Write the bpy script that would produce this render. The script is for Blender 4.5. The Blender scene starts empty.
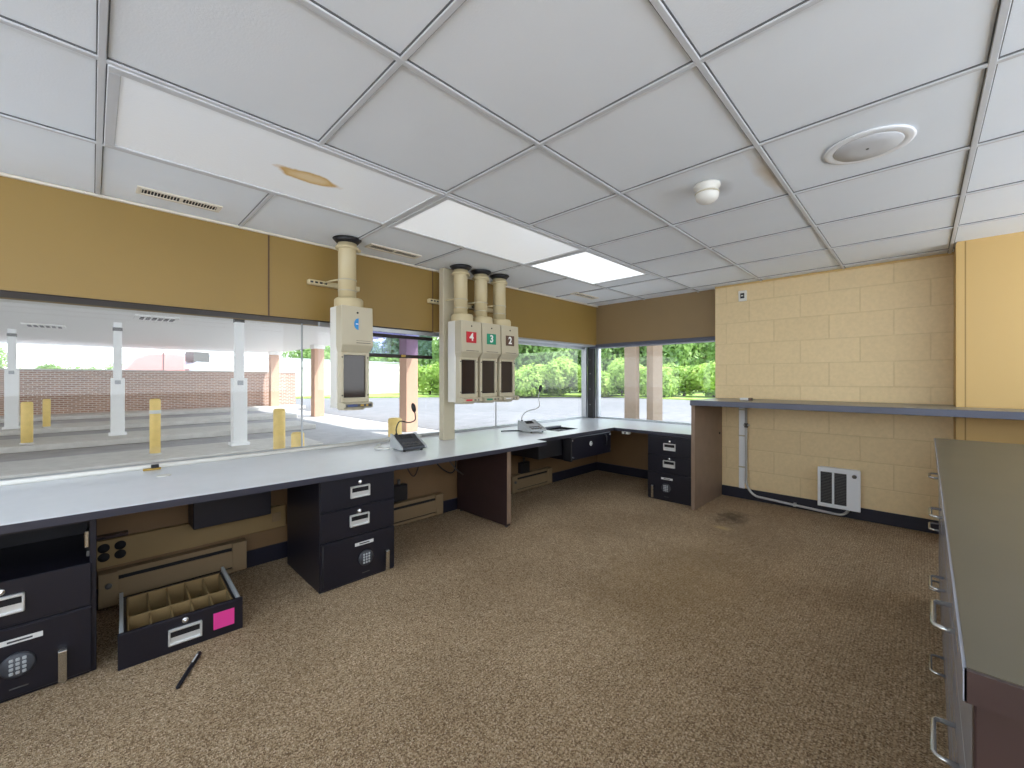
import bpy, bmesh, math, random
from mathutils import Vector, Matrix
random.seed(7)
S = bpy.context.scene
COL = S.collection
PI = math.pi

# ------------------------------------------------------------------ materials
def srgb(r, g, b):
    f = lambda c: (c/255/12.92) if c <= 10.31 else (((c/255)+.055)/1.055)**2.4
    return (f(r), f(g), f(b), 1)

def base(name):
    m = bpy.data.materials.new(name); m.use_nodes = True
    nt = m.node_tree
    return m, nt, nt.nodes['Principled BSDF']

def node(nt, typ, **kw):
    n = nt.nodes.new(typ)
    for k, v in kw.items():
        if k in n.inputs: n.inputs[k].default_value = v
        else: setattr(n, k, v)
    return n

def coords(nt, scale=(1, 1, 1), loc=(0, 0, 0), rot=(0, 0, 0)):
    t = nt.nodes.new('ShaderNodeTexCoord')
    mp = node(nt, 'ShaderNodeMapping')
    mp.inputs['Scale'].default_value = scale
    mp.inputs['Location'].default_value = loc
    mp.inputs['Rotation'].default_value = rot
    nt.links.new(t.outputs['Object'], mp.inputs['Vector'])
    return mp.outputs['Vector']

def ramp(nt, fac, stops):
    r = nt.nodes.new('ShaderNodeValToRGB')
    while len(r.color_ramp.elements) < len(stops): r.color_ramp.elements.new(.5)
    for e, (p, c) in zip(r.color_ramp.elements, stops):
        e.position = p; e.color = c
    nt.links.new(fac, r.inputs['Fac'])
    return r.outputs['Color']

def bump(nt, h, bs, strength=.3, dist=.002):
    b = node(nt, 'ShaderNodeBump'); b.inputs['Strength'].default_value = strength
    b.inputs['Distance'].default_value = dist
    nt.links.new(h, b.inputs['Height']); nt.links.new(b.outputs['Normal'], bs.inputs['Normal'])

def mat(name, col, rough=.5, metal=0, spec=.5, var=.06, vs=6, bmp=0, bs=200):
    """painted / plastic / metal with a slight procedural mottling"""
    m, nt, p = base(name)
    p.inputs['Roughness'].default_value = rough
    p.inputs['Metallic'].default_value = metal
    p.inputs['Specular IOR Level'].default_value = spec
    v = coords(nt)
    n = node(nt, 'ShaderNodeTexNoise'); n.inputs['Scale'].default_value = vs; n.inputs['Detail'].default_value = 4
    nt.links.new(v, n.inputs['Vector'])
    lo = tuple(c*(1-var) for c in col[:3])+(1,); hi = tuple(min(1, c*(1+var)) for c in col[:3])+(1,)
    nt.links.new(ramp(nt, n.outputs['Fac'], [(.3, lo), (.7, hi)]), p.inputs['Base Color'])
    if bmp:
        n2 = node(nt, 'ShaderNodeTexNoise'); n2.inputs['Scale'].default_value = bs; n2.inputs['Detail'].default_value = 2
        nt.links.new(v, n2.inputs['Vector']); bump(nt, n2.outputs['Fac'], p, bmp)
    return m

def emit_mat(name, col, strength, basecol):
    m, nt, p = base(name)
    p.inputs['Base Color'].default_value = basecol
    p.inputs['Roughness'].default_value = .22
    p.inputs['Emission Color'].default_value = col
    p.inputs['Emission Strength'].default_value = strength
    v = coords(nt)
    vo = node(nt, 'ShaderNodeTexVoronoi'); vo.inputs['Scale'].default_value = 90
    nt.links.new(v, vo.inputs['Vector']); bump(nt, vo.outputs['Distance'], p, .12, .002)
    return m, nt, p

def glass_mat(name, tint=(.97, .985, .98, 1), refl=.9):
    m = bpy.data.materials.new(name); m.use_nodes = True
    nt = m.node_tree; nt.nodes.clear()
    o = nt.nodes.new('ShaderNodeOutputMaterial')
    t = nt.nodes.new('ShaderNodeBsdfTransparent'); t.inputs[0].default_value = tint
    g = nt.nodes.new('ShaderNodeBsdfGlossy'); g.inputs['Roughness'].default_value = .02
    g.inputs['Color'].default_value = (refl, refl, refl, 1)
    f = nt.nodes.new('ShaderNodeFresnel'); f.inputs['IOR'].default_value = 1.5
    mx = nt.nodes.new('ShaderNodeMixShader')
    ge = nt.nodes.new('ShaderNodeNewGeometry'); iv = nt.nodes.new('ShaderNodeMath'); iv.operation = 'SUBTRACT'; iv.inputs[0].default_value = 1
    ml = nt.nodes.new('ShaderNodeMath'); ml.operation = 'MULTIPLY'
    nt.links.new(ge.outputs['Backfacing'], iv.inputs[1]); nt.links.new(f.outputs[0], ml.inputs[0]); nt.links.new(iv.outputs[0], ml.inputs[1])
    nt.links.new(ml.outputs[0], mx.inputs[0]); nt.links.new(t.outputs[0], mx.inputs[1]); nt.links.new(g.outputs[0], mx.inputs[2])
    nt.links.new(mx.outputs[0], o.inputs[0])
    return m

M = {}
M['tile'] = mat('ceiling_tile_paint', srgb(236, 241, 246), .85, var=.015, vs=3, bmp=.25, bs=160)
def tile_stains():
    m = M['tile']; nt = m.node_tree; p = nt.nodes['Principled BSDF']
    src = p.inputs['Base Color'].links[0].from_socket
    v = coords(nt)
    n = node(nt, 'ShaderNodeTexNoise'); n.inputs['Scale'].default_value = 7; n.inputs['Detail'].default_value = 5
    nt.links.new(v, n.inputs['Vector'])
    for (cx, cy), (sx_, sy_), col, amt in (((2.15, .49), (1/.33, 1/.05), srgb(196, 172, 130), .7), ((2.13, .70), (1/.13, 1/.07), srgb(150, 146, 142), .55)):
        mp = node(nt, 'ShaderNodeMapping'); mp.inputs['Scale'].default_value = (sx_, sy_, 0); mp.inputs['Location'].default_value = (-cx*sx_, -cy*sy_, 0)
        nt.links.new(v, mp.inputs['Vector'])
        le = nt.nodes.new('ShaderNodeVectorMath'); le.operation = 'LENGTH'; nt.links.new(mp.outputs[0], le.inputs[0])
        ad = nt.nodes.new('ShaderNodeMath'); ad.operation = 'ADD'; nt.links.new(le.outputs['Value'], ad.inputs[0]); nt.links.new(n.outputs['Fac'], ad.inputs[1])
        f = ramp(nt, ad.outputs[0], [(.35, (amt, amt, amt, 1)), (1, (0, 0, 0, 1))])
        r = [q for q in nt.nodes if q.type == 'VALTORGB'][-1]
        sc = nt.nodes.new('ShaderNodeMath'); sc.operation = 'MULTIPLY'; sc.inputs[1].default_value = .68
        nt.links.new(ad.outputs[0], sc.inputs[0]); nt.links.new(sc.outputs[0], r.inputs['Fac'])
        mx = nt.nodes.new('ShaderNodeMix'); mx.data_type = 'RGBA'; mx.inputs[7].default_value = col
        nt.links.new(f, mx.inputs[0]); nt.links.new(src, mx.inputs[6]); src = mx.outputs[2]
    nt.links.new(src, p.inputs['Base Color'])
tile_stains()
M['tbar'] = mat('tbar_paint', srgb(206, 208, 211), .45, var=.03)
M['tbarshade'] = mat('grid_shadow_line', srgb(92, 93, 94), .5)  # dark grey for the painted shadow along the ceiling grid
M['cream_trim'] = mat('cream_trim_paint', srgb(226, 219, 203), .5)
M['ochre'] = mat('ochre_panel_paint', srgb(148, 120, 62), .45, var=.05, vs=1.5)
M['olive'] = mat('olive_panel_paint', srgb(142, 118, 82), .5, var=.05, vs=2)
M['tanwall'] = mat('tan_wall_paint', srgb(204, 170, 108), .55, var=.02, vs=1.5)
M['lowwall'] = mat('tan_low_wall_paint', srgb(126, 98, 66), .6, var=.08, vs=3)  # tone lowered to carry part of the shade under the counter
M['navy'] = mat('navy_rubber_base', srgb(30, 30, 44), .45, var=.1)
M['black_steel'] = mat('black_enamel_steel', srgb(23, 22, 33), .4, var=.08, vs=3)
M['black'] = mat('black_plastic', srgb(28, 27, 30), .45)
M['dark_gap'] = mat('dark_inside', srgb(20, 18, 22), .8)
M['chrome'] = mat('brushed_chrome', srgb(205, 205, 203), .25, 1, var=.05, vs=30)
M['pullmetal'] = mat('bright_pull_metal', srgb(226, 226, 224), .35, .45)
M['alu'] = mat('window_aluminium', srgb(186, 190, 194), .35, .85, var=.04, vs=20)
M['darkalu'] = mat('dark_bronze_aluminium', srgb(44, 32, 30), .45, 0)
M['darkedge'] = mat('dark_slate_edge', srgb(50, 50, 62), .4)
M['piershade'] = mat('shaded_brick_pier', srgb(160, 140, 120), .8, var=.06, vs=20)  # pier brick darkened, its shaded-side tone put into the colour
M['slate'] = mat('slate_blue_edge', srgb(84, 88, 104), .4)
M['counter'] = mat('pale_grey_laminate', srgb(222, 225, 229), .28, var=.02, vs=12)
M['brownwood'] = mat('dark_brown_laminate', srgb(54, 38, 38), .4, var=.12, vs=8)
M['greybrown'] = mat('grey_brown_laminate', srgb(134, 112, 94), .45, var=.08, vs=9)
M['shelfgrey'] = mat('warm_grey_laminate', srgb(132, 126, 112), .35, var=.05, vs=5)
M['khaki'] = mat('olive_grey_laminate', srgb(80, 74, 58), .42, var=.07, vs=5)
M['bluegrey'] = mat('blue_grey_laminate', srgb(140, 143, 154), .25, var=.04)
M['cream'] = mat('cream_tube_plastic', srgb(204, 189, 150), .4, var=.03)
M['putty'] = mat('putty_plastic', srgb(194, 185, 160), .42, var=.03)
M['whiteplastic'] = mat('off_white_plastic', srgb(228, 226, 218), .4, var=.02)
M['heaterwhite'] = mat('white_enamel', srgb(236, 238, 240), .35, var=.02)
M['heaterbeige'] = mat('beige_enamel', srgb(136, 114, 84), .5, var=.07)  # under-counter shade partly put into this beige
M['tanplastic'] = mat('tan_tray_plastic', srgb(142, 118, 78), .5, var=.05)  # darkened like the heaters, for shade below the counter
M['grille'] = mat('grey_grille', srgb(88, 86, 84), .5)
M['pink'] = mat('pink_paper', srgb(232, 60, 150), .7, var=.02)
M['paper'] = mat('white_paper', srgb(226, 226, 224), .6, var=.02)
M['red'] = mat('red_sign', srgb(196, 32, 48), .45)
M['green'] = mat('green_sign', srgb(22, 142, 108), .45)
M['brownsign'] = mat('brown_sign', srgb(92, 66, 48), .45)
M['blue'] = mat('blue_logo', srgb(40, 140, 206), .45)
M['bluebtn'] = mat('blue_button_strip', srgb(58, 76, 128), .4)
M['greyconsole'] = mat('light_grey_console', srgb(178, 182, 184), .4)
M['charcoal'] = mat('charcoal_console', srgb(62, 64, 70), .4)
M['conduit'] = mat('grey_conduit', srgb(188, 187, 184), .35, .25)
M['brass'] = mat('brass', srgb(180, 150, 80), .35, .8)
M['ink'] = mat('dark_ink', srgb(60, 60, 64), .6)
M['lettering'] = mat('white_lettering', srgb(240, 240, 236), .5)
M['glass'] = glass_mat('window_glass')
M['tint'] = glass_mat('blue_tinted_visor', (.66, .67, .95, 1))
M['screen'] = mat('dark_terminal_window', srgb(50, 42, 40), .08, var=.05)
M['canopy'] = mat('white_canopy_paint', srgb(248, 246, 242), .6, var=.01)
M['whitecol'] = mat('white_column_paint', srgb(246, 246, 246), .5, var=.02)
M['yellow'] = mat('yellow_bollard_paint', srgb(248, 216, 136), .55, var=.06, vs=10)
M['salmon'] = mat('salmon_brick_pier', srgb(206, 166, 142), .8, var=.05, vs=30)
M['whitebuild'] = mat('white_building_wall', srgb(240, 240, 240), .7, var=.02)
M['greyroof'] = mat('grey_sheet_metal', srgb(170, 174, 180), .5)
M['redpaint'] = mat('hazed_red_paint', srgb(224, 146, 142), .4)  # red paled to put distance haze into the colour
M['trunk'] = mat('bark', srgb(92, 76, 60), .9, var=.2, vs=20)

def stone_like(name, c0, c1, scale, rough=.85, b=.4, big=.35):
    m, nt, p = base(name); p.inputs['Roughness'].default_value = rough
    v = coords(nt)
    n = node(nt, 'ShaderNodeTexNoise'); n.inputs['Scale'].default_value = scale; n.inputs['Detail'].default_value = 8
    n2 = node(nt, 'ShaderNodeTexNoise'); n2.inputs['Scale'].default_value = big; n2.inputs['Detail'].default_value = 3
    nt.links.new(v, n.inputs['Vector']); nt.links.new(v, n2.inputs['Vector'])
    a = nt.nodes.new('ShaderNodeMath'); a.operation = 'ADD'
    nt.links.new(n.outputs['Fac'], a.inputs[0]); nt.links.new(n2.outputs['Fac'], a.inputs[1])
    h = nt.nodes.new('ShaderNodeMath'); h.operation = 'MULTIPLY'; h.inputs[1].default_value = .5
    nt.links.new(a.outputs[0], h.inputs[0])
    nt.links.new(ramp(nt, h.outputs[0], [(.35, c0), (.65, c1)]), p.inputs['Base Color'])
    bump(nt, n.outputs['Fac'], p, b, .004)
    return m
M['pavement'] = stone_like('pale_concrete_pavement', srgb(160, 157, 158), srgb(182, 179, 179), 3)
M['kerb'] = stone_like('kerb_concrete', srgb(196, 192, 186), srgb(216, 212, 206), 6)
M['grass'] = stone_like('verge_grass', srgb(120, 150, 60), srgb(176, 196, 92), 5, b=.8)

def carpet():
    m, nt, p = base('brown_loop_carpet'); p.inputs['Roughness'].default_value = 1
    p.inputs['Specular IOR Level'].default_value = .1
    v = coords(nt)
    vo = node(nt, 'ShaderNodeTexVoronoi'); vo.inputs['Scale'].default_value = 280
    mp = coords(nt, (1, .8, 1))
    nt.links.new(mp, vo.inputs['Vector'])
    sep = nt.nodes.new('ShaderNodeSeparateColor'); nt.links.new(vo.outputs['Color'], sep.inputs[0])
    loops = ramp(nt, sep.outputs[0], [(.0, srgb(130, 105, 79)), (.45, srgb(190, 162, 127)), (.8, srgb(219, 192, 156)), (1, srgb(242, 220, 188))])
    n = node(nt, 'ShaderNodeTexNoise'); n.inputs['Scale'].default_value = 1.4; n.inputs['Detail'].default_value = 5
    nt.links.new(v, n.inputs['Vector'])
    st = ramp(nt, n.outputs['Fac'], [(.32, (.76, .74, .72, 1)), (.66, (1, 1, 1, 1))])
    w = node(nt, 'ShaderNodeTexWave'); w.inputs['Scale'].default_value = 24; w.inputs['Distortion'].default_value = 1.2
    w.inputs['Detail'].default_value = 2; w.inputs['Detail Scale'].default_value = 3
    w.bands_direction = 'Y'; nt.links.new(v, w.inputs['Vector'])
    rows = ramp(nt, w.outputs['Fac'], [(.0, (.82, .82, .82, 1)), (.5, (1, 1, 1, 1))])
    mx = nt.nodes.new('ShaderNodeMix'); mx.data_type = 'RGBA'; mx.blend_type = 'MULTIPLY'; mx.inputs[0].default_value = 1
    nt.links.new(loops, mx.inputs[6]); nt.links.new(st, mx.inputs[7])
    mx2 = nt.nodes.new('ShaderNodeMix'); mx2.data_type = 'RGBA'; mx2.blend_type = 'MULTIPLY'; mx2.inputs[0].default_value = 1
    nt.links.new(mx.outputs[2], mx2.inputs[6]); nt.links.new(rows, mx2.inputs[7])
    src = mx2.outputs[2]
    for (cx, cy), (sx_, sy_), col, amt in (((3.72, 1.12), (1/.26, 1/.16), srgb(66, 54, 44), .7), ((3.42, 1.1), (1/.05, 1/.09), srgb(206, 178, 130), .8), ((2.35, .95), (1/.9, 1/.5), srgb(150, 122, 78), .35)):
        m2 = node(nt, 'ShaderNodeMapping'); m2.inputs['Scale'].default_value = (sx_, sy_, 0); m2.inputs['Location'].default_value = (-cx*sx_, -cy*sy_, 0)
        nt.links.new(v, m2.inputs['Vector'])
        le = nt.nodes.new('ShaderNodeVectorMath'); le.operation = 'LENGTH'; nt.links.new(m2.outputs[0], le.inputs[0])
        n3 = node(nt, 'ShaderNodeTexNoise'); n3.inputs['Scale'].default_value = 14; n3.inputs['Detail'].default_value = 4; nt.links.new(v, n3.inputs['Vector'])
        ad = nt.nodes.new('ShaderNodeMath'); ad.operation = 'MULTIPLY_ADD'; ad.inputs[1].default_value = 1.4
        nt.links.new(n3.outputs['Fac'], ad.inputs[0]); nt.links.new(le.outputs['Value'], ad.inputs[2])
        hf = nt.nodes.new('ShaderNodeMath'); hf.operation = 'MULTIPLY'; hf.inputs[1].default_value = .55; nt.links.new(ad.outputs[0], hf.inputs[0])
        f = ramp(nt, hf.outputs[0], [(.45, (amt, amt, amt, 1)), (.95, (0, 0, 0, 1))])
        m3 = nt.nodes.new('ShaderNodeMix'); m3.data_type = 'RGBA'; m3.inputs[7].default_value = col
        nt.links.new(f, m3.inputs[0]); nt.links.new(src, m3.inputs[6]); src = m3.outputs[2]
    nt.links.new(src, p.inputs['Base Color'])
    bump(nt, vo.outputs['Distance'], p, .9, .006)
    return m
M['carpet'] = carpet()

def brick_mat(name, axes, w, h, u0, z0, c1, c2, mortar, msize, rough, bstr, smooth=.1, mortar_wear=None):
    """axes: which object coordinate runs along the courses ('x' or 'y')"""
    m, nt, p = base(name); p.inputs['Roughness'].default_value = rough
    t = nt.nodes.new('ShaderNodeTexCoord'); s = nt.nodes.new('ShaderNodeSeparateXYZ')
    nt.links.new(t.outputs['Object'], s.inputs[0])
    c = nt.nodes.new('ShaderNodeCombineXYZ')
    def sub(o, v):
        a = nt.nodes.new('ShaderNodeMath'); a.operation = 'SUBTRACT'; a.inputs[1].default_value = v
        nt.links.new(o, a.inputs[0]); return a.outputs[0]
    nt.links.new(sub(s.outputs[0 if axes == 'x' else 1], u0), c.inputs[0]); nt.links.new(sub(s.outputs[2], z0), c.inputs[1])
    b = nt.nodes.new('ShaderNodeTexBrick')
    b.inputs['Scale'].default_value = 1; b.inputs['Brick Width'].default_value = w; b.inputs['Row Height'].default_value = h
    b.inputs['Mortar Size'].default_value = msize; b.inputs['Mortar Smooth'].default_value = smooth
    b.inputs['Color1'].default_value = c1; b.inputs['Color2'].default_value = c2; b.inputs['Mortar'].default_value = mortar
    nt.links.new(c.outputs[0], b.inputs['Vector'])
    n = node(nt, 'ShaderNodeTexNoise'); n.inputs['Scale'].default_value = 40; n.inputs['Detail'].default_value = 4
    nt.links.new(t.outputs['Object'], n.inputs['Vector'])
    mx = nt.nodes.new('ShaderNodeMix'); mx.data_type = 'RGBA'; mx.blend_type = 'MULTIPLY'; mx.inputs[0].default_value = 1
    nt.links.new(b.outputs['Color'], mx.inputs[6])
    nt.links.new(ramp(nt, n.outputs['Fac'], [(.3, (.92, .92, .92, 1)), (.7, (1, 1, 1, 1))]), mx.inputs[7])
    nt.links.new(mx.outputs[2], p.inputs['Base Color'])
    inv = nt.nodes.new('ShaderNodeMath'); inv.operation = 'SUBTRACT'; inv.inputs[0].default_value = 1
    nt.links.new(b.outputs['Fac'], inv.inputs[1])
    ad = nt.nodes.new('ShaderNodeMath'); ad.operation = 'MULTIPLY_ADD'; ad.inputs[1].default_value = .03
    nt.links.new(n.outputs['Fac'], ad.inputs[0]); nt.links.new(inv.outputs[0], ad.inputs[2])
    bump(nt, ad.outputs[0], p, bstr, .006)
    return m
M['block'] = brick_mat('painted_concrete_block', 'y', .4064, .2032, .1545, .071, srgb(232, 207, 160), srgb(228, 203, 156), srgb(221, 196, 150), .006, .5, .3, .6)
M['brick'] = brick_mat('brown_brick', 'x', .22, .075, 0, 0, srgb(184, 144, 126), srgb(158, 122, 108), srgb(216, 204, 194), .012, .9, .4)

def leaf_mat(name, a, b, c):
    m, nt, p = base(name); p.inputs['Roughness'].default_value = .6
    v = coords(nt)
    n = node(nt, 'ShaderNodeTexNoise'); n.inputs['Scale'].default_value = 1.3; n.inputs['Detail'].default_value = 6
    nt.links.new(v, n.inputs['Vector'])
    col = ramp(nt, n.outputs['Fac'], [(.3, a), (.5, b), (.72, c)])
    nt.links.new(col, p.inputs['Base Color'])
    tr = nt.nodes.new('ShaderNodeBsdfTranslucent'); nt.links.new(col, tr.inputs[0])
    mx = nt.nodes.new('ShaderNodeMixShader'); mx.inputs[0].default_value = .5
    o = nt.nodes['Material Output']
    nt.links.new(p.outputs[0], mx.inputs[1]); nt.links.new(tr.outputs[0], mx.inputs[2]); nt.links.new(mx.outputs[0], o.inputs[0])
    return m
M['leaf'] = leaf_mat('fresh_green_leaves', srgb(128, 158, 74), srgb(168, 196, 96), srgb(208, 222, 130))
M['leaf2'] = leaf_mat('hazed_green_leaves', srgb(112, 142, 84), srgb(150, 180, 108), srgb(186, 208, 138))  # leaf tones lightened to carry distance haze

# ------------------------------------------------------------------ mesh builder
class MB:
    def __init__(s, off=(0, 0, 0)):
        s.bm = bmesh.new(); s.off = Vector(off)
    def box(s, x0, x1, y0, y1, z0, z1, bev=0, seg=2):
        t = bmesh.new()
        bmesh.ops.create_cube(t, size=1)
        for v in t.verts:
            v.co = Vector(((x0+x1)/2+v.co.x*(x1-x0), (y0+y1)/2+v.co.y*(y1-y0), (z0+z1)/2+v.co.z*(z1-z0)))
        if bev:
            bmesh.ops.bevel(t, geom=t.edges[:], offset=bev, segments=seg, affect='EDGES', profile=.5)
        s._add(t); return s
    def prism(s, pts, axis, a0, a1, bev=0):
        """polygon pts (2-D) extruded along axis: 'x' pts=(y,z), 'y' pts=(x,z), 'z' pts=(x,y)"""
        t = bmesh.new()
        mk = {'x': lambda p, a: (a, p[0], p[1]), 'y': lambda p, a: (p[0], a, p[1]), 'z': lambda p, a: (p[0], p[1], a)}[axis]
        A = [t.verts.new(mk(p, a0)) for p in pts]; B = [t.verts.new(mk(p, a1)) for p in pts]
        n = len(pts)
        t.faces.new(A); t.faces.new(B[::-1])
        for i in range(n): t.faces.new((A[i], B[i], B[(i+1) % n], A[(i+1) % n]))
        bmesh.ops.recalc_face_normals(t, faces=t.faces[:])
        if bev: bmesh.ops.bevel(t, geom=t.edges[:], offset=bev, segments=2, affect='EDGES', profile=.5)
        s._add(t); return s
    def hull(s, bot, top, bev=0):
        """loft between two equal loops of 3-D points"""
        t = bmesh.new()
        A = [t.verts.new(p) for p in bot]; B = [t.verts.new(p) for p in top]; n = len(bot)
        t.faces.new(A[::-1]); t.faces.new(B)
        for i in range(n): t.faces.new((A[i], A[(i+1) % n], B[(i+1) % n], B[i]))
        bmesh.ops.recalc_face_normals(t, faces=t.faces[:])
        if bev: bmesh.ops.bevel(t, geom=t.edges[:], offset=bev, segments=2, affect='EDGES', profile=.5)
        s._add(t); return s
    def tube(s, pts, r, seg=12, caps=True):
        t = bmesh.new(); P = [Vector(p) for p in pts]; rings = []
        rr = r if isinstance(r, (list, tuple)) else [r]*len(P)
        up = None
        for i, p in enumerate(P):
            d = (P[min(i+1, len(P)-1)]-P[max(i-1, 0)]).normalized()
            if up is None:
                a = Vector((0, 0, 1)) if abs(d.z) < .9 else Vector((1, 0, 0))
                up = (a-d*a.dot(d)).normalized()
            else: up = (up-d*up.dot(d)).normalized()
            q = d.cross(up)
            rings.append([t.verts.new(p+(up*math.cos(2*PI*k/seg)+q*math.sin(2*PI*k/seg))*rr[i]) for k in range(seg)])
        for a, b in zip(rings, rings[1:]):
            for k in range(seg):
                f = t.faces.new((a[k], a[(k+1) % seg], b[(k+1) % seg], b[k])); f.smooth = True
        if caps: t.faces.new(rings[0][::-1]); t.faces.new(rings[-1])
        bmesh.ops.recalc_face_normals(t, faces=t.faces[:])
        s._add(t); return s
    def cyl(s, p0, p1, r, seg=24): return s.tube([p0, p1], r, seg)
    def lathe(s, prof, c=(0, 0, 0), seg=32, axis='z'):
        """profile [(r, h)...] spun about axis through c"""
        t = bmesh.new(); c = Vector(c); rings = []
        for r, h in prof:
            ring = []
            for k in range(seg):
                a = 2*PI*k/seg; x, y = r*math.cos(a), r*math.sin(a)
                p = {'z': (x, y, h), 'y': (x, h, y), 'x': (h, x, y)}[axis]
                ring.append(t.verts.new(c+Vector(p)))
            rings.append(ring)
        for a, b in zip(rings, rings[1:]):
            for k in range(seg):
                f = t.faces.new((a[k], a[(k+1) % seg], b[(k+1) % seg], b[k])); f.smooth = True
        t.faces.new(rings[0][::-1]); t.faces.new(rings[-1])
        bmesh.ops.recalc_face_normals(t, faces=t.faces[:])
        s._add(t); return s
    def _add(s, t):
        me = bpy.data.meshes.new('tmp'); t.to_mesh(me); t.free(); s.bm.from_mesh(me); bpy.data.meshes.remove(me)
    def build(s, name, m, parent=None, label=None):
        for v in s.bm.verts: v.co -= s.off
        me = bpy.data.meshes.new(name); s.bm.to_mesh(me); s.bm.free()
        # flat-topped smooth parts keep crisp edges
        me.materials.append(m)
        o = bpy.data.objects.new(name, me); COL.objects.link(o)
        if parent is not None: o.parent = parent
        else: o.location = s.off
        if label: o['label'] = label
        return o

def tag(o, label, cat, group=None, kind=None):
    o['label'] = label; o['category'] = cat
    if group: o['group'] = group
    if kind: o['kind'] = kind
    return o
def thing(name, label, cat, loc=(0, 0, 0), rotz=0, group=None):
    o = bpy.data.objects.new(name, None); COL.objects.link(o)
    o.empty_display_size = .05
    o.location = loc; o.rotation_euler = (0, 0, rotz)
    return tag(o, label, cat, group)
def struct(name, mb, m, parent=None, cat=None, label=None):
    o = mb.build(name, m, parent)
    if parent is None:
        o['kind'] = 'structure'
        o['label'] = label or name.replace('_', ' '); o['category'] = cat or name.split('_')[0]
    return o
def sroot(name, label, cat, loc=(0, 0, 0)):
    o = bpy.data.objects.new(name, None); COL.objects.link(o); o.location = loc
    o['kind'] = 'structure'; o['label'] = label; o['category'] = cat
    return o
def kids(o): return [c for c in bpy.data.objects if c.parent == o]
def dup(root, loc, rotz=0, label=None, group=None):
    r = root.copy(); COL.objects.link(r); r.location = loc; r.rotation_euler = (0, 0, rotz)
    if label: r['label'] = label
    if group: r['group'] = group
    for ch in kids(root):
        if ch is r: continue
        c = ch.copy(); COL.objects.link(c); c.parent = r
        for g in kids(ch):
            d = g.copy(); COL.objects.link(d); d.parent = c
    return r
def text(name, body, size, loc, rot, m, parent, depth=.0006):
    cu = bpy.data.curves.new(name, 'FONT'); cu.body = body; cu.size = size
    cu.align_x = 'CENTER'; cu.align_y = 'CENTER'; cu.extrude = depth; cu.offset = .0012*size/.04
    cu.materials.append(m)
    q = bpy.data.objects.new('q', cu); COL.objects.link(q); bpy.context.view_layer.update()
    me = bpy.data.meshes.new_from_object(q.evaluated_get(bpy.context.evaluated_depsgraph_get())); bpy.data.objects.remove(q); bpy.data.curves.remove(cu)
    me.name = name; o = bpy.data.objects.new(name, me); COL.objects.link(o); o.parent = parent
    o.location = loc; o.rotation_euler = rot
    return o
FRONT = (PI/2, 0, 0)      # lettering facing -y

# ------------------------------------------------------------------ dimensions
CEIL = 2.07
XL, XR = -1.3, 4.41       # room in x (XR: concrete block wall)
YB, YW = -1.25, 2.93       # room in y (YW: inner face of window-side wall)
YG, XG = 3.14, 4.63       # glass planes
HEAD = 1.55               # underside of window-side soffit
CT = .645                 # teller counter top
G = -.30                  # outside ground

# ------------------------------------------------------------------ shell
struct('floor', MB().box(XL, XG+.15, YB, YG+.1, -.12, 0), M['carpet'], label='brown loop-pile carpet floor')

# ceiling: slab with suspended tile field, T-bars as its part
ceil = struct('ceiling', MB().box(XL, XG+.1, YB, YW+.02, CEIL+.005, CEIL+.08), M['tile'], label='white suspended tile ceiling')
tb = MB(); T = .6075; gx0, gy0 = .0195, -.147
xs = [gx0+T*k for k in range(-4, 8)]; ys = [gy0+T*k for k in range(-4, 6) if gy0+T*k < 2.8]
lt = MB(); ty0, ty1 = gy0+T*3, gy0+T*4
for k, x in enumerate(xs):
    # the runner is interrupted where a long light fills two tiles
    spans = [(YB, ty0), (ty1, YW)] if k-4 in (1, 3, 5) else [(YB, YW)]
    for a, b in spans:
        tb.box(x-.009, x+.009, a, b, CEIL-.004, CEIL+.006, .0015, 1)
        for e in (-1, 1): lt.box(x+e*.0105-.0018, x+e*.0105+.0018, a, b, CEIL+.001, CEIL+.006)
for y in ys:
    tb.box(XL, XR+.1, y-.009, y+.009, CEIL-.0045, CEIL+.006, .0015, 1)
    for e in (-1, 1): lt.box(XL, XR+.1, y+e*.0105-.0018, y+e*.0105+.0018, CEIL+.001, CEIL+.006)
tb.build('ceiling_grid', M['tbar'], ceil)
lt.build('tile_shadow_line', M['tbarshade'], ceil)  # thin dark strips stand in for shadow beside each T-bar

# window-side wall: low wall, soffit, trims
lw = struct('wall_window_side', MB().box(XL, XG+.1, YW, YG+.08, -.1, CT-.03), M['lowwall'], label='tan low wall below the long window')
sp = struct('wall_soffit', MB().box(XL, 2.09, YW, YG+.12, HEAD, CEIL+.1).box(2.09, XG+.1, YW+.01, YG+.12, HEAD+.03, CEIL+.1), M['ochre'], label='ochre panelled soffit above the long window')
sm = MB()
for x in (-.45, .782, 2.014): sm.box(x-.004, x+.004, YW-.003, YW+.004, HEAD, CEIL-.01)
sm.build('panel_seam', M['brownsign'], sp)
struct('trim_1', MB().box(XL, XG, YW-.018, YW, CEIL-.012, CEIL+.002, .002, 1), M['cream_trim'], label='cream wall angle under the ceiling edge')
struct('baseboard_window_side', MB().box(XL, XG, YW-.012, YW, 0, .1), M['navy'], label='dark rubber baseboard under the counter')

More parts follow.
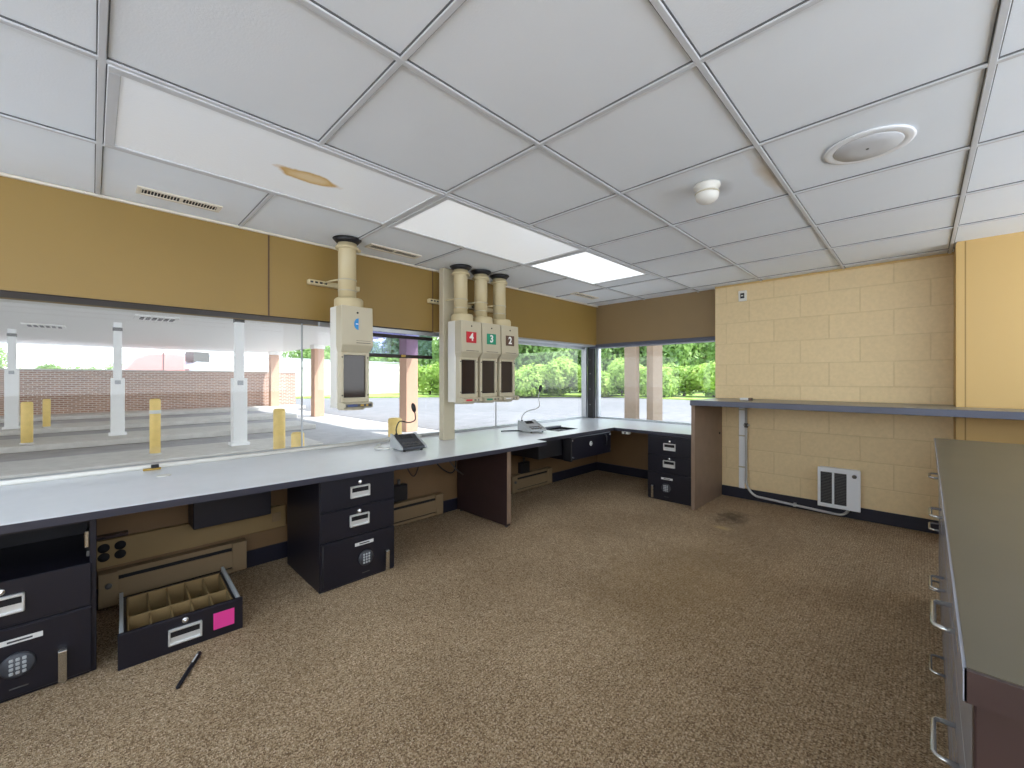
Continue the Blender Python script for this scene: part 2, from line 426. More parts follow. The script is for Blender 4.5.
# back wall: soffit over the window, low wall, block wall, return and plain wall
struct('wall_back_soffit', MB().box(4.5, XG+.14, 1.478, YW+.02, 1.59, CEIL+.1), M['olive'], label='olive brown soffit above the far end window')
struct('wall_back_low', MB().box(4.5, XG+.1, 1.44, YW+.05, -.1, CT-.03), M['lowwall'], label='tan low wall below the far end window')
struct('wall_back', MB().box(XR, XG+.14, -.17, 1.478, -.1, CEIL+.1), M['block'], label='tan painted concrete block wall')
rw = struct('wall_back_return', MB().box(4.1, XG+.14, YB, -.17, -.1, CEIL+.1), M['tanwall'], label='smooth tan wall beside the block wall')
MB().box(4.094, 4.1, -.205, -.172, 0, CEIL-.003).box(4.094, 4.4, -.172, -.166, 0, CEIL-.003).build('corner_trim', M['tanwall'], rw)
MB().box(4.0985, 4.1, -.212, -.205, 0, CEIL).build('panel_seam', M['ochre'], rw)
bb = struct('baseboard_back', MB().box(XR-.012, XR, -.165, 1.44, 0, .1, .003, 1).box(4.5-.012, 4.5, 1.49, YW, 0, .1), M['navy'], label='navy rubber baseboard below the block wall')
struct('baseboard_return', MB().box(4.088, 4.1, YB, -.17, 0, .1), M['navy'], label='navy rubber baseboard of the smooth wall')
struct('trim_2', MB().box(XR-.012, XR, -.166, 1.478, CEIL-.014, CEIL+.002), M['tanwall'], label='wall angle above the block wall')
struct('wall_unseen_rear', MB().box(XL-.1, 4.2, YB-.1, YB, -.1, .95), M['tanwall'], label='unseen low tan wall behind the viewpoint, shaped for the light')  # height set to admit daylight above and dim the under-counter space
struct('wall_unseen_left', MB().box(XL-.1, XL, YB, YG, -.1, .62), M['tanwall'], label='unseen low tan wall left of the viewpoint, open above for light')  # unseen; left open above so daylight reaches the block wall
struct('roof', MB().box(XL-.3, XG+.75, YB-.1, YG+.5, CEIL+.14, CEIL+.5), M['whitebuild'], cat='roof', label='unseen flat building roof, overhang added against the sun')  # far overhang added to keep sun off the counter

# ------------------------------------------------------------------ windows
w1 = sroot('window_1', 'long window over the teller counter', 'window', (0, YG, CT))
def wm(): return MB((0, YG, CT))
wm().box(XL, XG, YG-.025, YG+.025, CT-.03, CT+.022, .003, 1).build('sill_frame', M['alu'], w1)
wm().tube([(XL, YG-.055, CT+.012), (2.0, YG-.055, CT+.012)], .013, 12).build('sill_rail', M['whiteplastic'], w1)
wm().box(XL, 2.03, YW+.002, YG+.02, HEAD-.005, HEAD+.002, .003, 1).build('head_frame', M['darkalu'], w1)
wm().box(2.15, XG-.1, YW+.015, YG+.02, HEAD+.012, HEAD+.033, .003, 1).box(2.15, XG-.1, YG-.03, YG+.03, HEAD-.015, HEAD+.02, .003, 1).build('head_frame', M['alu'], w1)
for a, b in ((XL, 1.046), (1.052, 2.08), (2.09, 2.937), (2.943, XG-.03)):
    wm().box(a, b, YG-.004, YG+.004, CT+.01, HEAD+.01).build('pane', M['glass'], w1)
for x in (1.049, 2.94): wm().box(x-.004, x+.004, YG-.007, YG+.007, CT+.015, HEAD).build('pane_joint', M['alu'], w1)
wm().box(XG-.13, XG-.085, YG-.04, YG+.03, CT, HEAD+.03, .004, 1).build('jamb', M['alu'], w1)

w2 = sroot('window_2', 'far end window beside the block wall', 'window', (XG, 2.2, CT))
def wn(): return MB((XG, 2.2, CT))
wn().box(XG-.03, XG+.03, 1.45, YG-.12, CT-.03, CT+.02, .003, 1).build('sill_frame', M['alu'], w2)
wn().box(4.49, XG+.03, 1.478, YG-.1, 1.545, 1.59, .004, 1).build('head_frame', M['slate'], w2)
wn().box(4.478, 4.5, 1.5, YG-.2, 1.55, 1.585, .004, 1).build('blind_rail', M['slate'], w2)
wn().box(XG-.004, XG+.004, 1.46, YG-.1, CT+.01, 1.56).build('pane', M['glass'], w2)
wn().box(XG-.03, XG+.03, YG-.17, YG-.12, CT, 1.56, .004, 1).build('jamb', M['alu'], w2)
cpost = MB((XG-.05, YG-.07, CT)).box(XG-.085, XG-.03, YG-.12, YG-.04, CT, 1.56).build('corner_gasket', M['black'], w2)
cpost.location = Vector((XG-.05, YG-.07, CT))-Vector((XG, 2.2, CT))
for z in (.82, 1.02, 1.22, 1.4): wn().lathe([(.0, -.004), (.007, -.004), (.007, .004), (.0, .006)], (XG-.09, YG-.08, z), 10, 'x').build('screw', M['chrome'], w2)

# structural post standing on the counter by the terminals
struct('pillar_window_post', MB((2.09, 2.87, CT)).box(2.03, 2.15, 2.80, 2.86, CT, CEIL, .004, 1), M['putty'], label='cream square post between counter and ceiling', cat='post')

# blue visor strip behind the post
wm().box(1.1, 2.05, YW+.03, YW+.05, HEAD-.036, HEAD-.002, .002, 1).build('head_strip', M['alu'], w1)
vz = thing('sun_visor', 'blue tinted visor strip with dark rails across the window top', 'visor', (1.75, 3.07, 1.35))
def vb(): return MB((1.75, 3.07, 1.35))
vb().box(1.3, 2.1, 3.066, 3.072, 1.345, 1.53).build('visor_pane', M['tint'], vz)
vb().box(1.3, 2.1, 3.055, 3.08, 1.325, 1.352, .003, 1).build('rail', M['darkalu'], vz)
vb().box(1.3, 2.1, 3.055, 3.08, 1.485, 1.512, .003, 1).build('rail', M['darkalu'], vz)
vb().box(1.79, 1.83, 3.045, 3.055, 1.33, 1.352, .004, 1).build('clip', M['brass'], vz)

# ------------------------------------------------------------------ ceiling fittings
def troffer(x0, x1, y0, y1, label, strength, stain=False):
    L = ((x0+x1)/2, (y0+y1)/2, CEIL)
    t = thing('ceiling_light', label, 'light', L, 0, 'flat troffer lights in the ceiling')
    f = MB(L); w = .03; z0, z1 = CEIL-.009, CEIL+.004
    f.box(x0, x1, y0, y0+w, z0, z1, .002, 1).box(x0, x1, y1-w, y1, z0, z1, .002, 1)
    f.box(x0, x0+w, y0+w, y1-w, z0, z1, .002, 1).box(x1-w, x1, y0+w, y1-w, z0, z1, .002, 1)
    f.build('frame', M['tbar'], t)
    m, nt, p = emit_mat('diffuser_panel', (.95, .98, 1, 1), strength, srgb(236, 240, 244))
    if stain:
        v = coords(nt, (1, 1, 1))
        n = node(nt, 'ShaderNodeTexNoise'); n.inputs['Scale'].default_value = 9; n.inputs['Detail'].default_value = 5
        nt.links.new(v, n.inputs['Vector'])
        mp = node(nt, 'ShaderNodeMapping'); mp.inputs['Location'].default_value = (-.45, .0, 0); mp.inputs['Scale'].default_value = (6.5, 17, 1)
        nt.links.new(v, mp.inputs['Vector'])
        le = nt.nodes.new('ShaderNodeVectorMath'); le.operation = 'LENGTH'; nt.links.new(mp.outputs[0], le.inputs[0])
        ad = nt.nodes.new('ShaderNodeMath'); ad.operation = 'MULTIPLY_ADD'; ad.inputs[1].default_value = 1.1
        nt.links.new(n.outputs['Fac'], ad.inputs[0]); nt.links.new(le.outputs['Value'], ad.inputs[2])
        c = ramp(nt, ad.outputs[0], [(.55, srgb(222, 200, 160)), (.9, srgb(214, 186, 138)), (1.0, srgb(200, 164, 108)), (1.0, srgb(236, 240, 244))])
        r = [nn for nn in nt.nodes if nn.type == 'VALTORGB'][-1].color_ramp
        for e, pos in zip(r.elements, (.5, .7, .82, .96)): e.position = pos
        hf = nt.nodes.new('ShaderNodeMath'); hf.operation = 'MULTIPLY'; hf.inputs[1].default_value = .62
        nt.links.new(ad.outputs[0], hf.inputs[0])
        nt.links.new(hf.outputs[0], [nn for nn in nt.nodes if nn.type == 'VALTORGB'][-1].inputs['Fac'])
        nt.links.new(c, p.inputs['Base Color']); nt.links.new(c, p.inputs['Emission Color'])
    MB(L).box(x0+w-.004, x1-w+.004, y0+w-.004, y1-w+.004, CEIL-.004, CEIL+.002).build('diffuser', m, t)
    return t
E1, E2, E3 = .09, .22, .55  # emission rises towards the windows, standing in for reflected sky
ty0, ty1 = gy0+T*3, gy0+T*4
troffer(gx0+.012, gx0+2*T-.006, ty0+.006, ty1-.006, 'long flat ceiling light with a brown water stain on its diffuser', E1, True)
troffer(gx0+2*T+.006, gx0+4*T-.006, ty0+.006, ty1-.006, 'long flat ceiling light in front of the numbered tube terminals', E2)
troffer(gx0+4*T+.006, gx0+6*T-.25, ty0+.006, ty1-.006, 'brightest flat ceiling light, nearest the corner windows', E3)

def slot_vent(x0, x1, y0, y1, label):
    L = ((x0+x1)/2, (y0+y1)/2, CEIL)
    t = thing('ceiling_vent', label, 'vent', L, 0, 'slot air vents along the window side')
    z0, z1 = CEIL-.005, CEIL+.004; w = .02
    MB(L).box(x0, x1, y0, y0+w, z0, z1, .002, 1).box(x0, x1, y1-w, y1, z0, z1, .002, 1).box(x0, x0+w, y0+w, y1-w, z0, z1, .002, 1).box(x1-w, x1, y0+w, y1-w, z0, z1, .002, 1).build('frame', M['cream_trim'], t)
    MB(L).box(x0+.01, x1-.01, y0+.01, y1-.01, CEIL-.001, CEIL+.003).build('backing', M['dark_gap'], t)
    b = MB(L); x = x0+.026
    while x < x1-.024:
        b.box(x, x+.0035, y0+w, y1-w, CEIL-.0018, CEIL-.0005, 0); x += .0125
    b.box((x0+x1)/2-.006, (x0+x1)/2+.006, y0+w, y1-w, CEIL-.004, CEIL)
    b.build('grille', M['cream_trim'], t)
slot_vent(.15, .49, 2.655, 2.755, 'slot ceiling vent left of the blue-logo terminal, above ochre soffit')
slot_vent(1.33, 1.73, 2.655, 2.755, 'slot ceiling vent between the blue-logo terminal and the cream post')
slot_vent(3.62, 4.04, 2.6, 2.7, 'slot ceiling vent near the window corner of the room')

sd = thing('smoke_detector', 'white domed smoke detector on the ceiling', 'detector', (2.05, .724, CEIL))
MB().lathe([(.0, .0), (.058, .0), (.058, -.012), (.045, -.018), (.045, -.03), (0, -.03)]).build('mount_ring', M['whiteplastic'], sd)
MB().lathe([(.04, -.026), (.05, -.032), (.052, -.05), (.048, -.066), (.034, -.08), (.015, -.087), (.0, -.088)]).build('dome', M['whiteplastic'], sd)
MB().lathe([(.0515, -.036), (.0535, -.038), (.0535, -.042), (.0515, -.044)]).build('slot_ring', M['putty'], sd)
sk = thing('ceiling_speaker', 'round flush white speaker grille in a ceiling tile', 'speaker', (2.155, .152, CEIL))
MB().lathe([(.0, .003), (.138, .003), (.14, -.001), (.132, -.004), (.112, -.005), (.108, -.003), (.0, -.003)], seg=48).build('trim_ring', M['heaterwhite'], sk)
MB().lathe([(.0, -.002), (.108, -.002), (.104, -.007), (.05, -.009), (.0, -.0095)], seg=48).build('grille_disc', M['tbar'], sk, 'pale grey speaker disc')
MB().lathe([(.0, -.009), (.005, -.0095), (.004, -.012), (.0, -.012)], seg=10).build('centre_screw', M['grille'], sk)

# ------------------------------------------------------------------ teller counter
ct = thing('teller_counter', 'long pale grey teller counter top along the windows', 'counter', (1.2, 2.6, CT-.03))
pts = [(-1.28, 2.29), (-.22, 2.268), (.5, 2.228), (1.3, 2.2), (2.1, 2.168), (2.59, 2.165), (2.6, 2.29), (3.83, 2.29), (3.83, 1.49), (XG-.03, 1.49), (XG-.03, YG-.03), (-1.28, YG-.03)]
hole = (3.17, 3.46, 2.50, 2.70)
def ctop():
    off = (1.2, 2.6, CT-.03)
    t = MB(off)
    # slab in pieces around the tray opening
    hx0, hx1, hy0, hy1 = hole; z0, z1 = CT-.028, CT
    L = [(-1.28, 2.29), (-.22, 2.268), (.5, 2.228), (1.3, 2.2), (2.1, 2.168), (2.59, 2.165), (2.6, 2.29), (hx0, 2.29), (hx0, YG-.03), (-1.28, YG-.03)]
    t.prism(L, 'z', z0, z1)
    t.prism([(hx0, 2.29), (hx1, 2.29), (hx1, hy0), (hx0, hy0)], 'z', z0, z1)
    t.prism([(hx0, hy1), (hx1, hy1), (hx1, YG-.03), (hx0, YG-.03)], 'z', z0, z1)
    t.prism([(hx1, 2.29), (3.83, 2.29), (3.83, 1.49), (XG-.03, 1.49), (XG-.03, YG-.03), (hx1, YG-.03)], 'z', z0, z1)
    return t
ctop().build('top_slab', M['counter'], ct)
ed = MB((1.2, 2.6, CT-.03))
edge = pts[:9]
for (xa, ya), (xb, yb) in zip(edge, edge[1:]):
    d = Vector((xb-xa, yb-ya, 0)); L = d.length; n = Vector((d.y, -d.x, 0))/L*.004
    a = Vector((xa, ya, 0)); b = Vector((xb, yb, 0))
    lo, hi = CT-.032, CT-.003
    ed.hull([a+n+Vector((0, 0, lo)), b+n+Vector((0, 0, lo)), b-n+Vector((0, 0, lo)), a-n+Vector((0, 0, lo))],
            [a+n+Vector((0, 0, hi)), b+n+Vector((0, 0, hi)), b-n+Vector((0, 0, hi)), a-n+Vector((0, 0, hi))])
ed.build('edge_band', M['darkedge'], ct, 'dark slate edge band')
rim = MB((1.2, 2.6, CT-.03)); hx0, hx1, hy0, hy1 = hole
rim.box(hx0-.06, hx1+.04, hy1+.02, hy1+.06, CT, CT+.012, .002, 1).box(hx0-.012, hx0, hy0-.012, hy1+.012, CT-.02, CT+.003).box(hx1, hx1+.012, hy0-.012, hy1+.012, CT-.02, CT+.003).box(hx0, hx1, hy0-.012, hy0, CT-.02, CT+.003).box(hx0, hx1, hy1, hy1+.012, CT-.02, CT+.003)
rim.build('tray_rim', M['slate'], ct)
# dark brown support panel
sp_ = thing('support_panel', 'dark brown panel leg holding up the counter', 'panel', (2.27, 2.55, 0))
MB((2.27, 2.55, 0)).box(2.25, 2.283, 2.275, 2.9, .012, CT-.03, .002, 1).build('panel', M['brownwood'], sp_)
MB((2.27, 2.55, 0)).box(2.246, 2.287, 2.268, 2.276, .03, CT-.035, .002, 1).build('edge_strip', M['greybrown'], sp_)
for y in (2.3, 2.86): MB((2.27, 2.55, 0)).cyl((2.267, y, 0), (2.267, y, .014), .013, 12).build('glide_foot', M['grille'], sp_)
MB((2.27, 2.55, 0)).box(2.2, 2.25, 2.285, 2.31, CT-.052, CT-.032, .002, 1).build('bracket', M['chrome'], sp_)

# ------------------------------------------------------------------ pedestals (front faces local -y)
def pull(parent_root, x, z, y=0):
    p = MB().box(x-.057, x+.057, y-.014, y+.001, z+.024, z+.033, .002, 1).box(x-.057, x+.057, y-.014, y+.001, z-.033, z-.026, .002, 1)
    p.box(x-.057, x-.050, y-.014, y+.001, z-.033, z+.033, .002, 1).box(x+.050, x+.057, y-.014, y+.001, z-.033, z+.033, .002, 1)
    p.box(x-.05, x+.05, y-.003, y+.001, z-.027, z+.025)
    h = p.build('label_holder_pull', M['pullmetal'], parent_root)
    MB().box(x-.049, x+.049, y-.0045, y-.0025, z-.002, z+.024).build('pull_shade', M['dark_gap'], parent_root)  # dark sheet painting the shade in the pull's upper half
    return h
def lock(parent, x, z, y=0):
    return MB().lathe([(0, .002), (.012, .002), (.013, -.004), (.009, -.008), (.0, -.006)], (x, y, z), 16, 'y').build('lock', M['chrome'], parent)
def safe_door(root, w, z0, z1, lever_x, dial_x, label_x, hinge_x):
    d = MB().box(-w/2+.004, w/2-.004, -.012, .006, z0, z1, .003, 1).build('safe_door', M['black_steel'], root)
    MB().lathe([(0, .002), (.043, .002), (.045, -.006), (.038, -.012), (0, -.011)], (dial_x, -.012, .125), 32, 'y').build('keypad_dial', M['charcoal'], d)
    k = MB()
    for i in range(4):
        for j in range(3):
            k.box(dial_x-.02+j*.0155, dial_x-.0095+j*.0155, -.027, -.02, .096+i*.0155, .107+i*.0155, .002, 1)
    k.build('keypad', M['greyconsole'], d)
    lv = MB(); lv.prism([(-.045, .135), (-.034, .14), (-.012, .138), (-.012, .12), (-.03, .118), (-.03, .02), (-.042, .02)], 'x', lever_x-.012, lever_x+.012, .003)
    lv.build('lever_handle', M['chrome'], d)
    MB().box(label_x-.055, label_x+.055, -.0145, -.012, .203, .221).build('label_strip', M['paper'], d)
    MB().box(label_x-.03, label_x+.03, -.0152, -.0144, .209, .215).build('print', M['ink'], d)
    MB().cyl((hinge_x, -.008, z0+.02), (hinge_x, -.008, z1-.01), .005, 10).build('hinge', M['black'], d)
    MB().box(dial_x-.02, dial_x+.025, -.0135, -.0118, .04, .044).build('nameplate', M['grille'], d)
    return d
def drawer(root, w, z0, z1, px, zp, zl):
    d = MB().box(-w/2+.004, w/2-.004, -.010, .006, z0, z1, .003, 1).build('drawer', M['black_steel'], root)
    pull(d, px, zp, -.010); lock(d, px, zl, -.010)
    return d
def pedestal(label, loc, rotz, mirror=1, open_top=False):
    w, dp, h = .44, .52, .612
    t = thing('pedestal_cabinet', label, 'cabinet', loc, rotz, 'black steel pedestals under the teller counter')
    c = MB()
    if open_top:
        c.box(-w/2, -w/2+.02, .0, dp, 0, h, .002, 1).box(w/2-.02, w/2, .0, dp, 0, h, .002, 1).box(-w/2+.02, w/2-.02, dp-.02, dp, 0, h)
        c.box(-w/2+.02, w/2-.02, 0, dp-.02, 0, .42).box(-w/2+.02, w/2-.02, 0, dp-.02, h-.02, h)
    else:
        c.box(-w/2, w/2, 0, dp, 0, h, .003, 1)
    c.build('carcass', M['black_steel'], t)
    if open_top:
        MB().box(w/2-.034, w/2-.02, -.004, .03, .49, .555, .003, 1).build('latch', M['chrome'], t)
        for e in (w/2-.028, -w/2+.02): MB().box(e, e+.008, .02, dp-.05, .45, .47).build('drawer_runner', M['grille'], t)
        drawer(t, w-.02, .268, .432, -.02, .347, .398)
    else:
        drawer(t, w, .432, .6, .0, .513, .565)
        drawer(t, w, .266, .426, -.004, .353, .401)
    safe_door(t, w-(.02 if open_top else 0), .012, .26, .157*mirror if not open_top else .13, .033*mirror if not open_top else .02, .025*mirror, -.205*mirror if not open_top else -.2)
    return t
pedestal('black two-drawer safe pedestal standing alone beneath the counter, between blue-logo terminal and pink note', (1.072, 2.287, 0), 0)
pedestal('black safe pedestal with an empty top drawer bay', (-.208, 2.322, 0), 0, 1, True)
pedestal('black two-drawer safe pedestal beside the grey-brown shelf end panel', (3.802, 1.675, 0), -PI/2, -1)

# ------------------------------------------------------------------ cash drawer left on the floor
cd = thing('cash_drawer', 'black cash drawer with tan coin tray and pink note on the carpet', 'drawer', (.28, 2.25, 0), math.radians(-2))
w, d_, h = .42, .42, .142
MB().box(-w/2, w/2, -.012, .006, .0, h, .003, 1).build('front', M['black_steel'], cd)
MB().box(-w/2+.018, -w/2+.026, .006, d_, .012, .12, .002, 1).box(w/2-.026, w/2-.018, .006, d_, .012, .12, .002, 1).box(-w/2+.02, w/2-.02, d_-.01, d_, .012, .12).box(-w/2+.02, w/2-.02, .006, d_, .006, .018).build('shell', M['black_steel'], cd)
for e in (-w/2+.004, w/2-.018): MB().box(e, e+.014, .0, d_+.03, .10, .135, .002, 1).build('slide_rail', M['greyconsole'], cd)
tr = MB(); x0, x1 = -w/2+.032, w/2-.032; yb0, yb1 = .012, d_-.018
tr.box(x0, x1, yb0, yb1, .02, .03)
for i in range(6):
    x = x0+(x1-x0)*i/5
    tr.box(x-.003, x+.003, yb0, yb1, .02, .118)
for y in (yb0, (yb0+yb1)/2-.03, yb1): tr.box(x0, x1, y-.003, y+.003, .02, .122)
tr.build('coin_tray', M['tanplastic'], cd, 'tan compartment tray')
h_ = pull(cd, .0, .067, -.012)
lock(cd, .0, .122, -.012)
MB().box(.098, .176, -.0142, -.0126, .036, .108).build('sticky_note', M['pink'], cd, 'bright pink sticky note')
pn = thing('marker_pen', 'dark pen with a pale clip lying on the carpet', 'pen', (.268, 2.05, .008), math.radians(63))
MB().tube([(-.105, 0, 0), (-.1, 0, 0), (.03, 0, 0), (.032, 0, 0)], [.004, .007, .008, .008], 12).build('barrel', M['black_steel'], pn)
MB().tube([(.032, 0, 0), (.035, 0, 0), (.098, 0, 0), (.105, 0, 0)], [.008, .009, .009, .006], 12).build('cap', M['black'], pn)
MB().box(.03, .08, -.003, .003, .008, .0115, .001, 1).build('clip', M['paper'], pn)

# ------------------------------------------------------------------ under-counter items
def baseboard_heater(x0, x1, label):
    L = ((x0+x1)/2, 2.9, 0)
    t = thing('baseboard_heater', label, 'heater', L, 0, 'beige baseboard heaters under the counter')
    a, b = x0-L[0], x1-L[0]
    prof = [(.015, .03), (.015, .195), (-.02, .195), (-.05, .165), (-.05, .06), (-.03, .03)]
    MB().prism([(.017, .025), (.017, .19), (-.035, .19), (-.035, .165), (-.0, .165), (-.0, .045), (-.045, .045), (-.045, .025)], 'x', a, b).build('back_housing', M['heaterbeige'], t)
    MB().box(a+.07, b-.07, -.05, -.042, .055, .15, .003, 1).build('front_cover', M['heaterbeige'], t)
    for e in (a, b-.072): MB().box(e, e+.072, -.052, .015, .025, .192, .003, 1).build('end_cap', M['heaterbeige'], t)
    MB().box(a+.072, b-.072, -.036, -.002, .046, .164).build('fin_pack', M['dark_gap'], t)
    MB().lathe([(0, .002), (.014, .002), (.012, -.012), (0, -.012)], (a+.036, -.052, .13), 16, 'y').build('thermostat_knob', M['grille'], t)
    return t
baseboard_heater(.02, .645, 'beige baseboard heater behind the cash drawer with the pink note')
baseboard_heater(1.48, 2.066, 'beige baseboard heater between black pedestal and dark brown panel leg')
baseboard_heater(2.893, 3.506, 'beige baseboard heater beneath the black deal drawer')
rc = thing('cable_raceway', 'tan wiring raceway with dark oval outlets on the low wall', 'raceway', (.44, 2.92, .27))
def rb(): return MB((.44, 2.92, .27))
rb().box(-.3, .87, 2.895, 2.929, .21, .345, .003, 1).build('cover', M['tanplastic'], rc)
for x in (.04, .1):
    for z in (.262, .307): rb().lathe([(0, 0), (.022, 0), (.022, -.003), (0, -.003)], (x, 2.895, z), 20, 'y').build('outlet_hole', M['dark_gap'], rc)
rb().box(.79, .84, 2.89, 2.896, .255, .31, .002, 1).build('cover_plate', M['heaterbeige'], rc)
rb().box(-.3, .13, 2.885, 2.93, .352, .368, .002, 1).build('lip', M['brownwood'], rc)
kb = thing('control_box', 'black box hung beneath the counter left of the pedestal', 'box', (.56, 2.75, CT-.03))
MB((.56, 2.75, CT-.03)).box(.375, .745, 2.74, 2.9, .35, CT-.04, .004, 1).build('case', M['black_steel'], kb)
for e in (.37, .73): MB((.56, 2.75, CT-.03)).box(e, e+.02, 2.72, 2.88, CT-.04, CT-.028).build('mounting_rail', M['grille'], kb)
for x in (.39, .73): MB((.56, 2.75, CT-.03)).lathe([(0, 0), (.005, 0), (.004, -.004), (0, -.004)], (x, 2.74, .52), 10, 'y').build('screw', M['chrome'], kb)
def wallbox(x0, x1, z0, z1, label):
    L = ((x0+x1)/2, YW, z0)
    t = thing('junction_box', label, 'box', L, 0, 'dark boxes on the low wall')
    MB(L).box(x0, x1, YW-.05, YW-.001, z0, z1, .004, 1).build('case', M['black_steel'], t)
    MB(L).box(x0+.006, x1-.006, YW-.054, YW-.05, z0+.006, z1-.006, .002, 1).build('cover', M['black'], t)
    MB(L).cyl(((x0+x1)/2, YW-.025, z1), ((x0+x1)/2, YW-.025, z1+.04), .012, 12).build('cable_gland', M['grille'], t)
wallbox(1.62, 1.747, .2, .325, 'dark box on the low wall above the heater beside the pedestal')
wallbox(3.05, 3.18, .18, .3, 'dark box on the low wall above the heater under the deal drawer')
def cable(name, pts, r, m, label, cat='cable', group=None):
    P = [Vector(p) for p in pts]; out = []
    for i in range(len(P)-1):
        a, b, c, d = P[max(i-1, 0)], P[i], P[i+1], P[min(i+2, len(P)-1)]
        for k in range(8):
            t = k/8
            out.append(.5*((2*b)+(c-a)*t+(2*a-5*b+4*c-d)*t*t+(3*b-a-3*c+d)*t**3))
    out.append(P[-1])
    o = MB(pts[0]).tube(out, r, 8).build(name, m); tag(o, label, cat, group); return o
cable('cable', [(1.95, 2.88, .61), (2.0, 2.84, .45), (2.12, 2.82, .36), (2.19, 2.84, .42), (2.19, 2.88, .61)], .006, M['black'], 'black cable looping down beside the brown panel leg')
cable('cable', [(1.98, 2.87, .61), (2.06, 2.8, .5), (2.15, 2.78, .39), (2.24, 2.8, .33)], .006, M['grille'], 'grey cable drooping towards the brown panel leg')
cable('cable', [(1.72, 2.9, .61), (1.73, 2.86, .46), (1.79, 2.86, .38), (1.85, 2.88, .47), (1.86, 2.9, .61)], .005, M['brownwood'], 'brown cable loop above the heater beside the pedestal')
cable('cable', [(2.86, 2.9, .56), (2.95, 2.86, .5), (3.05, 2.88, .41), (3.115, 2.9, .345)], .006, M['grille'], 'grey cable running to the dark box under deal drawer')

# ------------------------------------------------------------------ deal drawer
dd = thing('deal_drawer', 'black steel drive-up deal drawer with an open tray in the counter', 'deal drawer', (3.38, 2.5, .4))
def db(): return MB((3.38, 2.5, .4))
b = db()
b.box(3.07, 3.72, 2.33, 2.9, .40, .414).box(3.07, 3.084, 2.33, 2.9, .414, CT-.032).box(3.706, 3.72, 2.33, 2.9, .414, CT-.032).box(3.084, 3.706, 2.886, 2.9, .414, CT-.032)
b.build('housing', M['black_steel'], dd)
db().box(3.055, 3.73, 2.262, 2.285, .405, .612, .004, 1).build('front_panel', M['black_steel'], dd)
db().box(3.04, 3.06, 2.25, 2.34, .4, .614, .003, 1).build('side_flange', M['black'], dd)
db().box(2.72, 3.05, 2.36, 2.72, .45, .612, .004, 1).build('motor_box', M['black'], dd)
db().lathe([(0, .001), (.021, .001), (.022, -.003), (0, -.003)], (3.37, 2.262, .53), 24, 'y').build('sticker', M['paper'], dd, 'round white sticker')
db().box(3.355, 3.385, 2.2585, 2.2592, .535, .54).box(3.36, 3.38, 2.2585, 2.2592, .522, .526).build('print', M['ink'], dd)
db().tube([(3.6, 2.262, .59), (3.6, 2.235, .585), (3.6, 2.228, .57), (3.6, 2.228, .51), (3.6, 2.235, .495), (3.6, 2.262, .49)], .007, 10).build('handle', M['black'], dd)
for x, z in ((3.075, .435), (3.075, .585), (3.71, .435), (3.71, .585)): db().lathe([(0, 0), (.006, 0), (.005, -.004), (0, -.004)], (x, 2.262, z), 10, 'y').build('screw', M['chrome'], dd)
db().box(3.175, 3.455, 2.505, 2.695, .5, .51).box(3.165, 3.175, 2.5, 2.7, .5, .615).box(3.455, 3.465, 2.5, 2.7, .5, .615).box(3.165, 3.465, 2.49, 2.5, .5, .615).box(3.165, 3.465, 2.7, 2.71, .5, .615).build('tray', M['dark_gap'], dd)
cb = thing('call_button', 'small white push button unit under the far counter edge', 'button', (3.86, 2.16, CT-.032))
MB((3.86, 2.16, CT-.032)).box(3.836, 3.878, 2.12, 2.2, CT-.06, CT-.0281, .004, 1).build('case', M['whiteplastic'], cb)
MB((3.86, 2.16, CT-.032)).lathe([(0, 0), (.009, 0), (.008, -.006), (0, -.006)], (3.836, 2.16, CT-.046), 14, 'x').build('button', M['grille'], cb)

